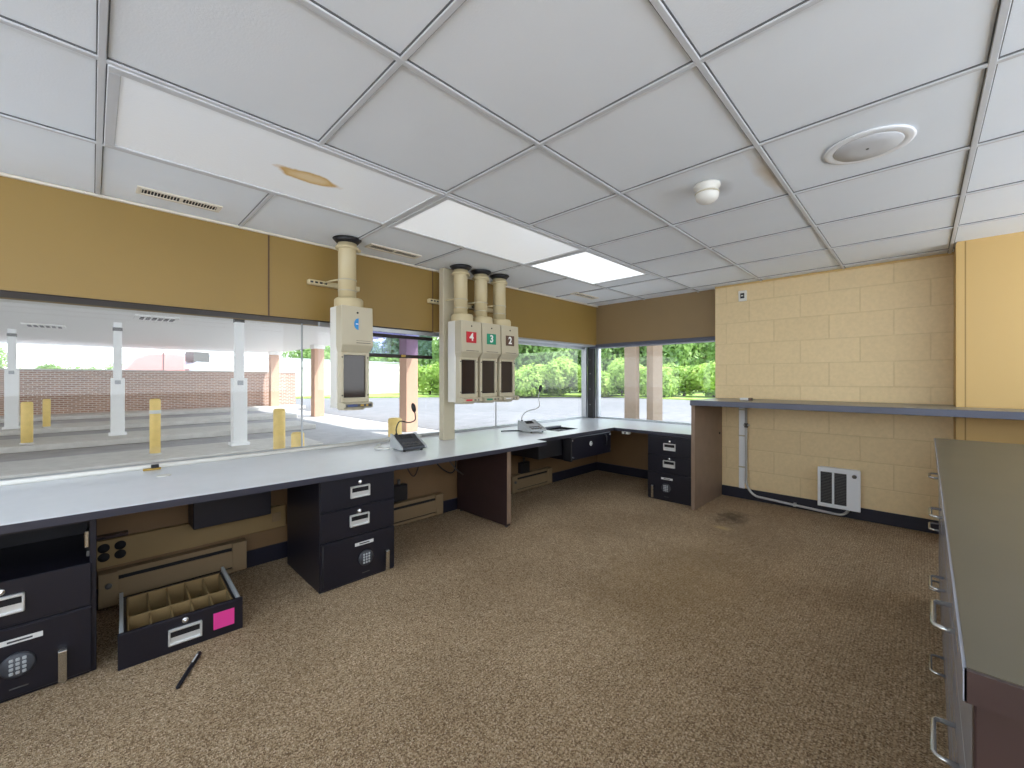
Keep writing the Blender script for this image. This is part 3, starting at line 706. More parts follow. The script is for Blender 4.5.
# ------------------------------------------------------------------ intercom consoles
def mic(label, loc, rotz, top, side, neck):
    t = thing('intercom_console', label, 'intercom', loc, rotz, 'gooseneck intercoms on the counter')
    # wedge body, low at the front (-y)
    prof = [(-.1, .012), (-.1, .03), (.02, .072), (.07, .098), (.1, .1), (.1, .012)]
    MB().prism(prof, 'x', -.082, .082, .003).build('body', top, t)
    ins = [(y*1.02, z) for y, z in prof]
    for s in (-1, 1):
        a = s*.082; MB().prism([(y, z) for y, z in [(-.09, .01), (-.11, .02), (-.095, .038), (.02, .08), (.07, .106), (.105, .108), (.105, .01)]], 'x', min(a, a+s*.014), max(a, a+s*.014), .004).build('side_cheek', side, t)
    k = MB()
    for i in range(4):
        for j in range(2):
            y = -.075+j*.035; z = .0385+j*.0117
            k.box(-.06+i*.031, -.036+i*.031, y-.012, y+.012, z-.004, z+.0045, .002, 1)
    k.build('keypad', M['grille'], t)
    g = MB()
    for i in range(7): g.box(-.045, .045, .026+i*.006, .029+i*.006, .0735+i*.0031, .079+i*.0031)
    g.build('speaker_grille', M['black'], t)
    for x in (-.065, .065):
        for y in (-.08, .08): MB().cyl((x, y, 0), (x, y, .014), .009, 10).build('rubber_foot', M['black'], t)
    P = [Vector(p) for p in neck]; out = []
    for i in range(len(P)-1):
        a, b, c, d = P[max(i-1, 0)], P[i], P[i+1], P[min(i+2, len(P)-1)]
        for kk in range(8):
            u = kk/8; out.append(.5*((2*b)+(c-a)*u+(2*a-5*b+4*c-d)*u*u+(3*b-a-3*c+d)*u**3))
    out.append(P[-1])
    MB().tube(out, .0045, 10).build('gooseneck', M['black'] if top is M['charcoal'] else M['conduit'], t)
    e = P[-1]; dn = (P[-1]-P[-2]).normalized()
    MB().tube([e-dn*.008, e, e+dn*.012, e+dn*.04, e+dn*.056, e+dn*.062], [.007, .011, .0165, .0165, .011, .003], 16).build('microphone_head', M['black'], t)
    MB().lathe([(0, 0), (.011, 0), (.008, .016), (0, .016)], (P[0].x, P[0].y, P[0].z-.012), 14).build('neck_socket', M['black'], t)
    return t
mic('charcoal gooseneck intercom with grey cheeks, left of the cream post', (1.6, 2.63, CT), math.radians(-8), M['charcoal'], M['greyconsole'],
    [(-.055, .085, .105), (-.055, .085, .15), (-.03, .08, .195), (.03, .06, .185), (.078, .06, .2), (.082, .066, .24), (.078, .07, .265)])
mic('pale grey gooseneck intercom, between the terminals and window corner', (2.965, 2.66, CT), math.radians(-12), M['greyconsole'], M['greyconsole'],
    [(-.06, .08, .105), (-.058, .08, .145), (-.01, .07, .19), (.09, .05, .215), (.13, .05, .25), (.125, .06, .33), (.14, .06, .385)])
cable('cable', [(1.5, 2.72, CT+.008), (1.46, 2.75, CT+.007), (1.43, 2.8, CT+.007), (1.47, 2.86, CT+.007), (1.55, 2.95, CT+.007)], .006, M['whiteplastic'], 'pale cable curling from the charcoal intercom')
cable('cable', [(2.74, 2.85, CT+.007), (2.8, 2.84, CT+.007), (2.86, 2.8, CT+.007), (2.9, 2.74, CT+.007)], .006, M['charcoal'], 'dark cable behind the pale grey intercom')
gm = thing('counter_grommet', 'brass ringed cable grommet in the counter top', 'grommet', (.262, 2.81, CT))
MB().lathe([(.018, .0005), (.03, .0005), (.031, .003), (.027, .005), (.018, .003)], seg=28).build('ring', M['whiteplastic'], gm)
MB().lathe([(0, .0003), (.018, .0003), (.018, .002), (0, .002)], seg=24).build('plug', M['brass'], gm)
lc = thing('window_latch', 'small dark brass latch on the sill above the grommet', 'latch', (.24, 3.035, CT))
MB().box(-.045, .03, -.012, .012, 0.0005, .012, .002, 1).build('plate', M['brass'], lc)
MB().box(-.012, .022, -.016, .006, .012, .03, .003, 1).build('catch', M['black'], lc)

# ------------------------------------------------------------------ pneumatic tube terminals
TX, TY = -.014, .03      # tube axis against the body
def terminal(label, loc, sign=None):
    t = thing('tube_terminal', label, 'tube terminal', loc, 0, 'pneumatic tube terminals hanging by the window')
    MB().box(-.105, .105, -.01, .085, .012, .668, .006).build('back_shell', M['whiteplastic'], t)
    h = MB(); w1, w2 = .104, .095
    lo = [(-w2, -.058, .37), (w2, -.058, .37), (w2, -.008, .37), (-w2, -.008, .37)]
    mid = [(-w1, -.098, .415), (w1, -.098, .415), (w1, -.008, .415), (-w1, -.008, .415)]
    top = [(-w1, -.09, .665), (w1, -.09, .665), (w1, -.008, .665), (-w1, -.008, .665)]
    h.hull(lo, mid, .003).hull(mid, top, .003)
    h.build('hood', M['putty'], t)
    f = MB(); y0, y1 = -.06, -.008
    f.box(-.095, -.075, y0, y1, .05, .373, .003, 1).box(.075, .095, y0, y1, .05, .373, .003, 1).box(-.075, .075, y0, y1, .05, .08, .003, 1).box(-.075, .075, y0, y1, .355, .373, .003, 1)
    fr = f.build('screen_frame', M['putty'], t)
    for x in (-.085, .085):
        for z in (.095, .34): MB().lathe([(0, 0), (.005, 0), (.004, -.003), (0, -.003)], (x, y0, z), 10, 'y').build('screw', M['black'], fr)
    MB().box(-.077, .077, -.042, -.03, .076, .358).build('viewing_window', M['screen'], t)
    lip = MB().prism([(-.115, .02), (-.115, .042), (-.1, .05), (.0, .05), (.0, .012), (-.09, .012)], 'x', -.096, .096, .003).build('lip', M['putty'], t)
    MB().box(-.085, .085, -.1175, -.114, .022, .041).build('button_panel', M['charcoal'] if sign is None else M['putty'], lip)
    bc = {None: 'bluebtn', '4': 'red', '3': 'green', '2': 'paper'}[sign]
    MB().box(-.075, -.012, -.1195, -.117, .025, .039, .001, 1).build('button', M[bc], lip)
    for e, g in ((.008, .022), (.045, .015)): MB().box(e, e+g, -.1195, -.117, .026, .038, .001, 1).build('button', M['grille' if sign else 'brass'], lip)
    MB().lathe([(0, 0), (.08, 0), (.085, .012), (0, .012)], (0, .0, .0)).build('bottom_cap', M['putty'], t)
    MB().lathe([(0, .66), (.088, .66), (.09, .668), (.09, .716), (.082, .726), (.06, .728), (0, .728)], (TX*.6, TY*.6, 0)).build('neck_collar', M['cream'], t)
    MB().lathe([(.056, .724), (.056, 1.06), (.056, 1.09)], (TX, TY, 0)).build('tube', M['cream'], t)
    for e, g in ((.845, .059), (.775, .058)): MB().lathe([(.054, e), (g, e), (g, e+.008), (.054, e+.008)], (TX, TY, 0)).build('clamp_band', M['putty'], t)
    MB().lathe([(0, 1.05), (.07, 1.05), (.074, 1.057), (.07, 1.07), (.06, 1.072), (.06, 1.095), (0, 1.095)], (TX, TY, 0)).box(TX+.055, TX+.09, TY-.012, TY+.012, 1.05, 1.07, .003, 1).build('ceiling_collar', M['cream'], t)
    MB().lathe([(0, 1.09), (.062, 1.09), (.072, 1.1), (.09, 1.1195), (0, 1.1195)], (TX, TY, 0)).build('ceiling_seal', M['black'], t)
    MB().tube([(TX-.052, TY+.01, .849), (-.08, .12, .852), (-.1, .2, .848)], .006, 8).build('stay_rod', M['cream'], t)
    MB().box(-.19, .16, .215, .256, .832, .864, .003, 1).build('wall_bracket', M['cream'], t)
    bh = MB()
    for i in range(4): bh.box(-.18+i*.03, -.162+i*.03, .2135, .216, .842, .854)
    bh.build('bracket_slot', M['black'], t)
    MB().lathe([(0, 0), (.006, 0), (.006, -.004), (0, -.004)], (0, -.0915, .625), 12, 'y').build('hood_screw', M['black'], t)
    if sign is None:
        # half-round blue emblem
        pts = [(.0, -.045), (.0, .045)]+[(-.034*math.cos(a), .045*math.sin(a)) for a in [PI/2-PI*i/16 for i in range(1, 16)]]
        lg = MB().prism([(x*.8+.004, z*.82+.552) for x, z in pts], 'y', -.0985, -.094).build('blue_emblem', M['blue'], t, 'half-round blue emblem')
        MB().box(-.014, .002, -.0993, -.0984, .549, .555).build('emblem_print', M['lettering'], lg)
        MB().box(-.01, .085, -.0998, -.096, .43, .434).box(-.01, .085, -.0988, -.096, .445, .447).build('print', M['grille'], t)
    else:
        pl = MB().box(-.056, .046, -.0985, -.094, .49, .578, .001, 1).build('number_plate', M[{'4': 'red', '3': 'green', '2': 'brownsign'}[sign]], t)
        text('number', sign, .084, (-.005, -.099, .534), FRONT, M['lettering'], pl)
        MB().box(-.06, .07, -.0998, -.096, .425, .429).build('print', M['grille'], t)
    return t
TZ = .95
terminal('cream pneumatic tube terminal with half-round blue emblem, hanging alone', (1.197, 2.668, TZ))
terminal('cream pneumatic tube terminal with red number 4 plate', (2.14, 2.662, TZ), '4')
terminal('cream pneumatic tube terminal with green number 3 plate', (2.358, 2.662, TZ), '3')
terminal('cream pneumatic tube terminal with brown number 2 plate', (2.578, 2.662, TZ), '2')

# ------------------------------------------------------------------ shelf and block wall fittings
sh = thing('wall_shelf', 'deep high shelf on an end panel along the block wall', 'shelf', (4.05, 1.0, 0))
def sb(): return MB((4.05, 1.0, 0))
sb().box(3.70, 4.405, -.164, 1.447, .92, .962).box(3.70, 4.09, -1.2, -.164, .92, .962).build('shelf_top', M['shelfgrey'], sh)
sb().box(3.692, 3.70, -1.2, 1.449, .918, .963, .002, 1).build('edge_band', M['slate'], sh, 'slate blue edge band')
sb().box(3.712, 4.405, 1.412, 1.442, 0, .92, .002, 1).build('end_panel', M['greybrown'], sh)
sb().box(3.706, 3.713, 1.411, 1.443, 0, .918, .001, 1).build('panel_edge', M['greybrown'], sh)
sb().lathe([(0, 0), (.012, 0), (.012, -.006), (0, -.006)], (4.33, 1.412, .62), 14, 'y').build('cam_bolt', M['brownwood'], sh)
tg = thing('tape_box', 'small white box lying on the high shelf', 'box', (4.02, 1.09, .963))
MB().box(-.025, .025, -.045, .045, 0, .022, .003, 1).build('case', M['paper'], tg)
MB().box(-.0255, .0255, -.045, -.02, .0005, .0225, .002, 1).build('end_band', M['brownsign'], tg)
pc = thing('lit_wall_strip', 'white strip painting lit wall behind the grey conduit', 'strip', (XR-.01, 1.225, 0))  # stands in for lit block wall; cover and clips are added
MB((XR-.01, 1.225, 0)).box(XR-.02, XR-.0005, 1.205, 1.255, .1, .918, .002, 1).build('cover', M['heaterwhite'], pc)
for z in (.3, .6, .85): MB((XR-.01, 1.225, 0)).box(XR-.024, XR-.0195, 1.2, 1.26, z, z+.012, .001, 1).build('clip', M['putty'], pc)
cn = thing('electrical_conduit', 'grey conduit dropping from the shelf and running to the heater', 'conduit', (XR-.02, 1.19, 0))
P = [(XR-.035, 1.19, .915), (XR-.04, 1.187, .55), (XR-.04, 1.187, .2)]
for i in range(1, 9):
    a = PI/2*i/8; P.append((XR-.04, 1.187-.1*(1-math.cos(a)), .2-.13*math.sin(a)-.02*i/8))
P += [(XR-.04, .8, .035), (XR-.04, .52, .02)]
for i in range(1, 7):
    a = PI/2*i/6; P.append((XR-.04-.01*i/6, .5-.075*math.sin(a), .02+.07*(1-math.cos(a))))
MB((XR-.02, 1.19, 0)).tube(P, .011, 12).build('pipe', M['conduit'], cn)
MB((XR-.02, 1.19, 0)).cyl((XR-.039, 1.187, .69), (XR-.039, 1.187, .73), .016, 14).build('coupling', M['grille'], cn)
MB((XR-.02, 1.19, 0)).box(XR-.05, XR-.001, 1.165, 1.21, .705, .717, .001, 1).box(XR-.05, XR-.012, .79, .81, .02, .05, .001, 1).build('strap', M['conduit'], cn)
wh = thing('wall_heater', 'white fan heater with twin grey grilles on the block wall', 'heater', (XR, .487, .08))
def hb(): return MB((XR, .487, .08))
X0 = XR-.085
f = hb().box(XR-.08, XR-.0005, .355, .62, .085, .405, .004, 1); f.build('case', M['heaterwhite'], wh)
f = hb(); a = X0-.006; b = XR-.078
f.box(a, b, .347, .365+.07, .08, .41, .003, 1).box(a, b, .607, .627, .08, .41, .003, 1).box(a, b, .43, .61, .08, .11, .003, 1).box(a, b, .43, .61, .372, .41, .003, 1).box(a, b, .515, .53, .105, .375, .002, 1)
f.build('front_frame', M['heaterwhite'], wh)
for y0, y1 in ((.433, .517), (.528, .609)):
    g = hb().box(XR-.0815, XR-.079, y0, y1, .108, .374).build('grille', M['dark_gap'], wh, 'dark grey grille')
    s = hb(); z = .112
    while z < .37:
        s.box(XR-.086, XR-.0812, y0, y1, z, z+.006); z += .0125
    s.build('louvre', M['grille'], g)
hb().lathe([(0, 0), (.016, 0), (.013, -.014), (0, -.014)], (a, .385, .36), 20, 'x').build('thermostat_knob', M['grille'], wh)
ob = thing('wall_sensor', 'small white wall box with black face, high on the block wall', 'sensor', (XR, 1.225, 1.95))
MB((XR, 1.225, 1.95)).box(XR-.02, XR-.0005, 1.19, 1.26, 1.9, 2.0, .003, 1).build('plate', M['whiteplastic'], ob)
MB((XR, 1.225, 1.95)).box(XR-.026, XR-.019, 1.207, 1.243, 1.925, 1.975, .003, 1).build('face', M['black'], ob)
MB((XR, 1.225, 1.95)).box(XR-.03, XR-.025, 1.216, 1.235, 1.945, 1.955, .001, 1).build('button', M['whiteplastic'], ob)

# ------------------------------------------------------------------ base cabinets at the right
RY = -.0345; SL = -.0065; KT = .84
def fy(x): return RY+SL*(x-.66)
wt = thing('worktop', 'olive grey laminate worktop on the row of base cabinets', 'worktop', (1.9, -.4, KT))
off = (1.9, -.4, KT)
MB(off).prism([(.661, fy(.661)), (3.11, fy(3.11)), (3.11, -.75), (.661, -.75)], 'z', KT-.034, KT).build('slab', M['khaki'], wt)
MB(off).hull([(.655, fy(.66)+.002, KT-.035), (.661, fy(.66)+.002, KT-.035), (.661, -.75, KT-.035), (.655, -.75, KT-.035)], [(.655, fy(.66)+.002, KT-.001), (.661, fy(.66)+.002, KT-.001), (.661, -.75, KT-.001), (.655, -.75, KT-.001)]).build('edge_band', M['brownwood'], wt, 'dark brown end edge band')
MB(off).hull([(.655, fy(.655)+.003, KT-.034), (3.11, fy(3.11)+.003, KT-.034), (3.11, fy(3.11), KT-.034), (.655, fy(.655), KT-.034)], [(.655, fy(.655)+.003, KT-.001), (3.11, fy(3.11)+.003, KT-.001), (3.11, fy(3.11), KT-.001), (.655, fy(.655), KT-.001)]).build('front_edge', M['bluegrey'], wt)
def base_cabinet(x0, x1, hx, rows, label):
    t = thing('base_cabinet', label, 'cabinet', (x0, fy(x0)-.013, 0), math.atan(SL), 'base cabinets under the olive worktop')
    w = x1-x0-.002
    MB().box(0, w, -.66, -.02, .1, KT-.036, .002, 1).build('carcass', M['brownwood'], t)
    MB().box(.0, w, -.6, -.075, 0, .1).build('toe_kick', M['black'], t)
    for z0, z1, zh in rows:
        d = MB().box(.003, w-.003, -.02, 0, z0, z1, .002, 1).build('drawer', M['bluegrey'], t)
        a, b = hx-x0-.065, hx-x0+.065
        MB().tube([(a, 0, zh), (a, .022, zh), (a+.003, .03, zh), (a+.012, .034, zh), (b-.012, .034, zh), (b-.003, .03, zh), (b, .022, zh), (b, 0, zh)], .005, 10).build('handle', M['chrome'], d)
    return t
rows = [(.54, .8, .668), (.27, .535, .415), (.105, .265, .12)]
base_cabinet(.70, 1.6, 1.22, rows, 'blue grey three-drawer base cabinet nearest the dark brown end panel')
base_cabinet(1.6, 2.5, 2.14, rows, 'middle blue grey three-drawer base cabinet of the row')
base_cabinet(2.5, 3.1, 2.95, rows, 'blue grey three-drawer base cabinet nearest the block wall')
ep = thing('end_panel', 'dark brown end panel closing the near end of the base cabinets', 'panel', (.68, -.35, 0))
MB((.68, -.35, 0)).box(.676, .698, -.092, fy(.7)-.006, 0, KT-.036, .002, 1).box(.676, .698, -.70, -.1, 0, KT-.036, .002, 1).build('board', M['brownwood'], ep)
MB((.68, -.35, 0)).box(.684, .698, -.1, -.092, 0, KT-.037).build('groove', M['black'], ep)

# ------------------------------------------------------------------ outside
struct('ground', MB().box(-60, 90, -40, 90, G-.3, G), M['pavement'], label='pale concrete pavement of the drive-up lanes', cat='pavement')
struct('terrain_window_apron', MB().box(-8, 5.2, YG+.1, 4.4, G, G+.12, .01, 1), M['kerb'], label='kerb apron along the window', cat='kerb')
for k, (y0, y1, x0, x1, lab) in enumerate(((8.9, 10.4, -9, 3.4, 'nearest kerbed lane island with yellow bollards'), (12.6, 14.2, -9, 4.6, 'middle kerbed lane island'), (16.6, 18.2, -9, 5.4, 'farther kerbed lane island with a white column'), (21.6, 23.1, -12, 7.4, 'kerb strip along the foot of the brick wall'))):
    o = MB(((x0+x1)/2, (y0+y1)/2, G)).box(x0, x1, y0, y1, G, G+.13, .02, 2).build('kerb_island', M['kerb']); o['kind'] = 'structure'; o['label'] = lab; o['category'] = 'kerb'
bw = MB((0, 23.4, G)).box(-22, 7.45, 23.2, 23.5, G, 1.47)
o = bw.build('brick_wall', M['brick']); o['kind'] = 'structure'; o['label'] = 'long brown brick boundary wall beyond the lanes'; o['category'] = 'wall'
MB((0, 23.4, G)).box(-22, 7.47, 23.17, 23.53, 1.47, 1.53, .01, 1).build('coping', M['kerb'], o)
cp = struct('canopy_roof', MB((0, 13, 2.48)).box(-14, 6.5, YG+.3, 24.3, 2.48, 2.95), M['canopy'], cat='canopy', label='white underside of the drive-up canopy')
MB((0, 13, 2.48)).box(6.5, 6.54, YG+.3, 24.3, 2.46, 3.0).build('fascia', M['canopy'], cp)
def canopy_vent(x, y, label):
    t = thing('canopy_light', label, 'light', (x, y, 2.48), 0, 'louvred lights under the canopy')
    MB().box(-.36, .36, -.3, .3, -.03, -.0, .01, 1).build('frame', M['canopy'], t)
    g = MB()
    for i in range(6): g.box(-.27+i*.1, -.21+i*.1, -.2, .2, -.045, -.03)
    g.build('louvre', M['grille'], t)
canopy_vent(-.83, 15.4, 'louvred canopy light above the leftmost white column')
canopy_vent(.98, 11.8, 'louvred canopy light left of the nearest white column')

def lane_column(x, y, zs, label):
    t = thing('lane_column', label, 'column', (x, y, G+.13), 0, 'white columns on the lane islands')
    H = 2.48-G-.13; s = zs-G-.13
    MB().box(-.075, .075, -.075, .075, s, H-.002, .008, 1).build('post', M['whitecol'], t)
    MB().box(-.12, .12, -.12, .12, .05, s, .012, 2).build('sleeve', M['whitecol'], t)
    MB().box(-.16, .16, -.15, .15, 0, .06, .01, 1).build('foot', M['whitecol'], t)
    MB().box(-.083, .083, -.081, .081, H-.2, H-.12, .004, 1).build('bracket', M['grille'], t)
    MB().box(-.05, .05, -.127, -.119, s-.14, s-.05, .004, 1).build('lane_plate', M['greyroof'], t)
    return t
lane_column(-1.5, 17.2, 1.42, 'white column with tall sleeve at the window left edge')
lane_column(.42, 13.5, 1.17, 'white sleeved column standing between the yellow bollards')
lane_column(2.07, 9.75, 1.17, 'nearest white sleeved column, in front of the brick wall')
def bollard(x, y, z, h, label, wide=.11, band=False):
    t = thing('bollard', label, 'bollard', (x, y, z), 0, 'yellow bollards along the lanes')
    MB().lathe([(0, 0), (wide, 0), (wide, h-.03), (wide*.8, h-.005), (0, h)], seg=20).build('post', M['yellow'], t)
    MB().lathe([(wide*.95, 0), (wide*1.25, 0), (wide*1.25, .03), (wide*.95, .035)], seg=20).build('collar', M['kerb'], t)
    if band: MB().lathe([(wide, h-.26), (wide+.006, h-.26), (wide+.006, h-.2), (wide, h-.2)], seg=20).build('band', M['paper'], t)
    return t
bollard(-.93, 12.9, G+.13, .86, 'yellow bollard just right of the leftmost white column', .085)
bollard(-.87, 16.9, G+.13, .78, 'thin yellow bollard farther back near the leftmost column', .075)
bollard(.77, 9.5, G+.13, .98, 'tall yellow bollard with a pale band, alone beyond the counter', .075, True)
bollard(2.1, 7.3, G+.0, .98, 'tall pale yellow bollard of the pair near the glass joint', .085)
bollard(2.05, 6.3, G+.0, .7, 'short pale yellow bollard of the pair near the glass joint', .085)
bollard(3.52, 6.2, G+.0, .81, 'yellow bollard seen behind the charcoal intercom', .11)

def pier(x0, x1, y0, y1, label, cap=2.48):
    L = ((x0+x1)/2, (y0+y1)/2, G)
    t = thing('brick_pier', label, 'pier', L, 0, 'salmon brick canopy piers')
    MB(L).box(x0, x1, y0, y1, G, cap-.16, .008, 1).build('shaft', M['salmon'] if cap < 2.5 else M['piershade'], t)
    MB(L).box(x0-.03, x1+.03, y0-.03, y1+.03, cap-.16, cap-.002, .01, 1).build('cap', M['canopy'], t)
pier(6.0, 6.37, 16.6, 16.97, 'salmon brick pier seen just left of the blue-emblem terminal')
pier(6.05, 6.42, 22.3, 22.67, 'salmon brick pier standing before the brick wall end')
pier(6.02, 6.39, 10.0, 10.37, 'salmon brick pier seen behind the blue visor strip')
pier(8.2, 8.36, 4.36, 4.64, 'narrow brick pier, left of the two seen through the end window', 2.6)
pier(8.3, 8.75, 4.02, 4.17, 'broad pale brick pier, right of the two seen through the end window', 2.6)
struct('roof_porch', MB((8.5, 3.9, 2.6)).box(7.4, 10.5, 2.2, 5.6, 2.6, 2.9), M['canopy'], cat='roof', label='small porch roof on the two brick piers')

struct('ground_rear', MB().box(-30, 4, -30, YB-.15, G, G+.03), M['whitebuild'], cat='pavement', label='unseen pale slab added behind the building to bounce light')  # added reflector that lifts light onto the ceiling
M['asphalt'] = stone_like('worn_asphalt', srgb(104, 101, 102), srgb(126, 121, 121), 2, big=.12)
struct('road', MB((15, 10, G)).box(6.9, 60, -30, 34.5, G-.02, G+.012), M['asphalt'], cat='road', label='worn asphalt road beyond the canopy piers')
# white building beyond
wbd = thing('white_building', 'long low white building beyond the brick wall and grass', 'building', (4.0, 34.0, G), math.atan2(3.0, 19))
MB().box(0, 19.2, 0, 8, 0, 3.0).build('wall', M['whitebuild'], wbd)
MB().box(-.1, 19.3, -.1, 8.1, 3.0, 3.1).build('roof_edge', M['greyroof'], wbd)
MB().box(0, 19.2, -.03, 0, 2.3, 2.36).build('band', M['greyroof'], wbd)
hv = thing('rooftop_unit', 'grey rooftop unit with a louvred grille above the brick wall', 'rooftop unit', (7.8, 26.0, 1.2), math.radians(30))
MB().prism([(-1.3, -.6), (1.3, -.6), (1.3, .95), (-.9, .95), (-1.3, .55)], 'y', -.4, .6, .02).build('case', M['greyroof'], hv)
MB().box(-.7, .4, -.43, -.4, 1.0, 1.0+.02).box(-1.0, -.1, -.3, .3, .95, 1.5).build('louvre_box', M['grille'], hv)
hv.location = (4.6, 29.0, 1.15)
MB().box(-1.2, 1.2, -.35, .55, -1.45, -.58).build('stand', M['greyroof'], hv)
tk = thing('delivery_truck', 'haze-paled red truck showing above the brick wall', 'truck', (2.1, 28.0, G), math.radians(4))
def trk(): return MB()
trk().prism([(-1.3, .7), (1.2, .7), (1.2, 2.72), (.7, 2.78), (-.2, 2.74), (-.7, 2.5), (-1.1, 1.9), (-1.3, 1.6)], 'y', -1.1, 1.1, .08).build('body', M['redpaint'], tk)
trk().box(.3, .34, -1.12, -1.08, 1.0, 2.8).build('door_seam', M['grille'], tk)
trk().box(-.7, .1, -1.115, -1.09, 1.1, 1.5, .01, 1).build('side_window', M['screen'], tk)
for x in (-.8, .75): trk().lathe([(0, -1.15), (.42, -1.15), (.45, -1.1), (.45, -.9), (0, -.9)], (x, 0, .45), 24, 'y').build('wheel', M['black'], tk)
trk().box(-1.2, 1.1, -.9, .9, .45, .72).build('chassis', M['black'], tk)

# grass verge and planting
gv = MB((25, 20, G)).prism([(10, 33), (22, 25.2), (29, 18), (28.5, 9), (28, -12), (60, -12), (60, 60), (10, 60)], 'z', G, G+.1)
tag(gv.build('grass_verge', M['grass']), 'mown grass verge between the pavement and the shrubs', 'grass', None, 'stuff')

def foliage_mesh(name, n, rad, leaf, seed, lump=6):
    rnd = random.Random(seed); bm = bmesh.new()
    cs = []
    for i in range(lump):
        a = rnd.uniform(0, 2*PI); r = rnd.uniform(.2, .62); cs.append((r*math.cos(a), r*math.sin(a), rnd.uniform(.25, .8), rnd.uniform(.3, .5)))
    cs.append((0, 0, .5, .55))
    for i in range(n):
        c = rnd.choice(cs)
        u = Vector((rnd.gauss(0, 1), rnd.gauss(0, 1), rnd.gauss(0, 1))).normalized()
        p = Vector((c[0], c[1], c[2]))+u*c[3]*rnd.uniform(.72, 1.05)
        if p.z < .02: p.z = rnd.uniform(.02, .2)
        p = Vector((p.x*rad[0], p.y*rad[1], p.z*rad[2]))
        nn = (u+Vector((rnd.gauss(0, .5), rnd.gauss(0, .5), rnd.gauss(.3, .5)))).normalized()
        t = nn.orthogonal().normalized(); b = nn.cross(t); a = rnd.uniform(0, 2*PI)
        t, b = t*math.cos(a)+b*math.sin(a), b*math.cos(a)-t*math.sin(a)
        s = leaf*rnd.uniform(.6, 1.3)
        bm.faces.new([bm.verts.new(p+t*s), bm.verts.new(p+b*s*.6), bm.verts.new(p-t*s), bm.verts.new(p-b*s*.6)])
    me = bpy.data.meshes.new(name); bm.to_mesh(me); bm.free(); return me
FM = [foliage_mesh('foliage', 5200, (2.6, 2.6, 2.8), .17, 11), foliage_mesh('foliage', 5200, (2.4, 2.8, 2.6), .17, 12), foliage_mesh('foliage', 7500, (3.6, 3.6, 6.2), .2, 13, 9), foliage_mesh('foliage', 7500, (3.4, 3.8, 6.8), .2, 14, 9)]
FM[0].materials.append(M['leaf']); FM[1].materials.append(M['leaf']); FM[2].materials.append(M['leaf2']); FM[3].materials.append(M['leaf2'])
def plant(name, mesh, loc, sc, rz, label, cat, group, z0=.1):
    t = thing(name, label, cat, loc, rz, group)
    f = bpy.data.objects.new('foliage', mesh); COL.objects.link(f); f.parent = t; f.location = (0, 0, z0); f.scale = sc
    k = MB(); k.tube([(0, 0, -.02), (.05, .02, z0+.6), (.02, .1, z0+1.5)], [.12, .1, .05], 8).tube([(.05, .02, z0+.5), (.6, .3, z0+1.4)], [.06, .03], 6).tube([(.03, .02, z0+.5), (-.6, -.2, z0+1.4)], [.06, .03], 6)
    k.build('trunk', M['trunk'], t)
    return t
rnd = random.Random(3)
# shrubs fringing the verge, from behind the visor round to the end window
def at(px, d):
    th = math.radians(44.6465); l = (px-512)/414.58*d
    return (d*math.cos(th)+l*math.sin(th), d*math.sin(th)-l*math.cos(th))
shr = [(430, 36), (462, 34), (500, 34), (531, 33), (560, 34), (592, 33), (622, 34), (652, 32), (684, 33), (714, 31)]
shr_l = ['beside the white building', 'right behind the cream post', 'behind the numbered terminals', 'filling the left of the window corner pane', 'behind the pale grey intercom', 'behind the window corner', 'left of the narrow brick pier', 'between the two brick piers', 'right of the broad pale pier', 'beside the block wall edge']
for i, ((px, d), l) in enumerate(zip(shr, shr_l)):
    x, y = at(px, d); s = rnd.uniform(.85, 1.1)
    plant('shrub', FM[i % 2], (x, y, G+.08), (s, s, s*rnd.uniform(.85, 1.0)), rnd.uniform(0, 6), 'bright green rounded shrub '+l, 'shrub', 'shrubs along the verge')
tre = [(330, 62), (300, 66), (372, 60), (415, 46), (447, 43), (482, 42), (516, 43), (548, 41), (580, 43), (612, 41), (644, 42), (676, 40), (708, 42)]
tre_l = ['above the white building, behind the tube', 'above the white building, left end', 'above the white building under the visor', 'behind the visor, beside the building', 'behind the visor near the cream post', 'behind the red number plate', 'behind the brown number plate', 'in the middle of the corner pane', 'left of the window corner', 'right of the window corner', 'behind the narrow brick pier', 'behind the broad pale pier', 'near the block wall edge']
for i, ((px, d), l) in enumerate(zip(tre, tre_l)):
    x, y = at(px, d); s = rnd.uniform(.9, 1.15)
    if d > 55: s *= .95
    plant('tree', FM[2+i % 2], (x, y, G), (s, s, s), rnd.uniform(0, 6), 'deeper green tree '+l, 'tree', 'trees behind the shrubs', .2)
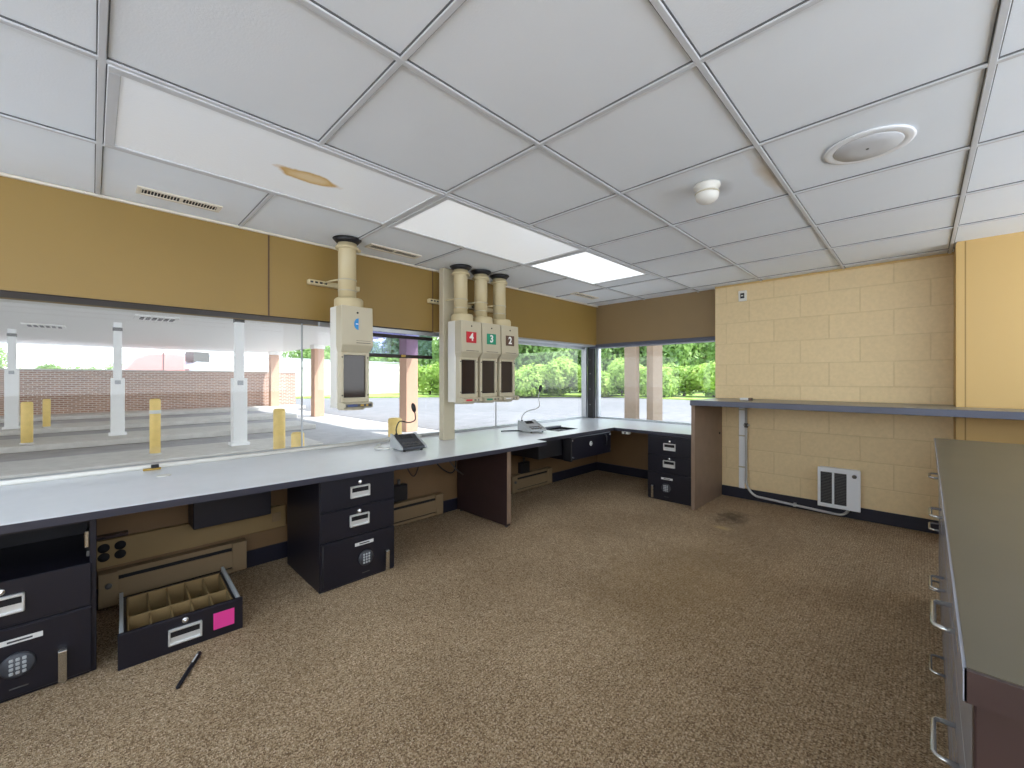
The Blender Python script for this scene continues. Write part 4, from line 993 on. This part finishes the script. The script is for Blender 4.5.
for i, (px, l) in enumerate(((-30, 'left of the leftmost column'), (40, 'right of the leftmost column'), (85, 'left of the middle white column'), (128, 'left of the red truck'))):
    x, y = at(px, 46); s = .62 if i else .8
    plant('tree', FM[2+i % 2], (x, y, G), (s*1.2, s*1.2, s*.62 if i else s), rnd.uniform(0, 6), 'pale hazy tree beyond the brick wall, '+l, 'tree', 'trees beyond the brick wall', .2)

# ------------------------------------------------------------------ light
wd = bpy.data.worlds.new('sky'); S.world = wd; wd.use_nodes = True
nt = wd.node_tree; bg = nt.nodes['Background']
tc = nt.nodes.new('ShaderNodeTexCoord'); sx = nt.nodes.new('ShaderNodeSeparateXYZ')
nt.links.new(tc.outputs['Generated'], sx.inputs[0])
r = nt.nodes.new('ShaderNodeValToRGB')
r.color_ramp.elements[0].position = 0; r.color_ramp.elements[0].color = (.93, .97, 1, 1)
r.color_ramp.elements[1].position = .7; r.color_ramp.elements[1].color = (.62, .78, 1, 1)
nt.links.new(sx.outputs[2], r.inputs['Fac']); nt.links.new(r.outputs['Color'], bg.inputs['Color'])
bg.inputs['Strength'].default_value = 2.1
su = bpy.data.lights.new('sun', 'SUN'); su.energy = 4.2; su.angle = math.radians(.6); su.color = (1, .97, .92)
so = bpy.data.objects.new('sun', su); COL.objects.link(so)
sdir = Vector((.36, -.42, .83))
so.rotation_euler = sdir.to_track_quat('Z', 'Y').to_euler(); so.location = (10, -10, 20)

# ------------------------------------------------------------------ camera
cam = bpy.data.cameras.new('camera'); co = bpy.data.objects.new('camera', cam); COL.objects.link(co)
co.location = (0, 0, 1.15)
yaw = math.radians(44.6465)
co.rotation_euler = (PI/2, 0, yaw-PI/2)
cam.sensor_width = 36; cam.lens = 414.58/1024*36
cam.shift_y = -(384-379.03)/1024
cam.clip_start = .02; cam.clip_end = 400
S.camera = co
S.view_settings.view_transform = 'Standard'; S.view_settings.look = 'None'
S.view_settings.gamma = 1; S.view_settings.use_curve_mapping = False
S.view_settings.exposure = .8
S.cycles.max_bounces = 12; S.cycles.diffuse_bounces = 6; S.cycles.transparent_max_bounces = 24
S.cycles.use_denoising = True; S.cycles.sample_clamp_indirect = 8
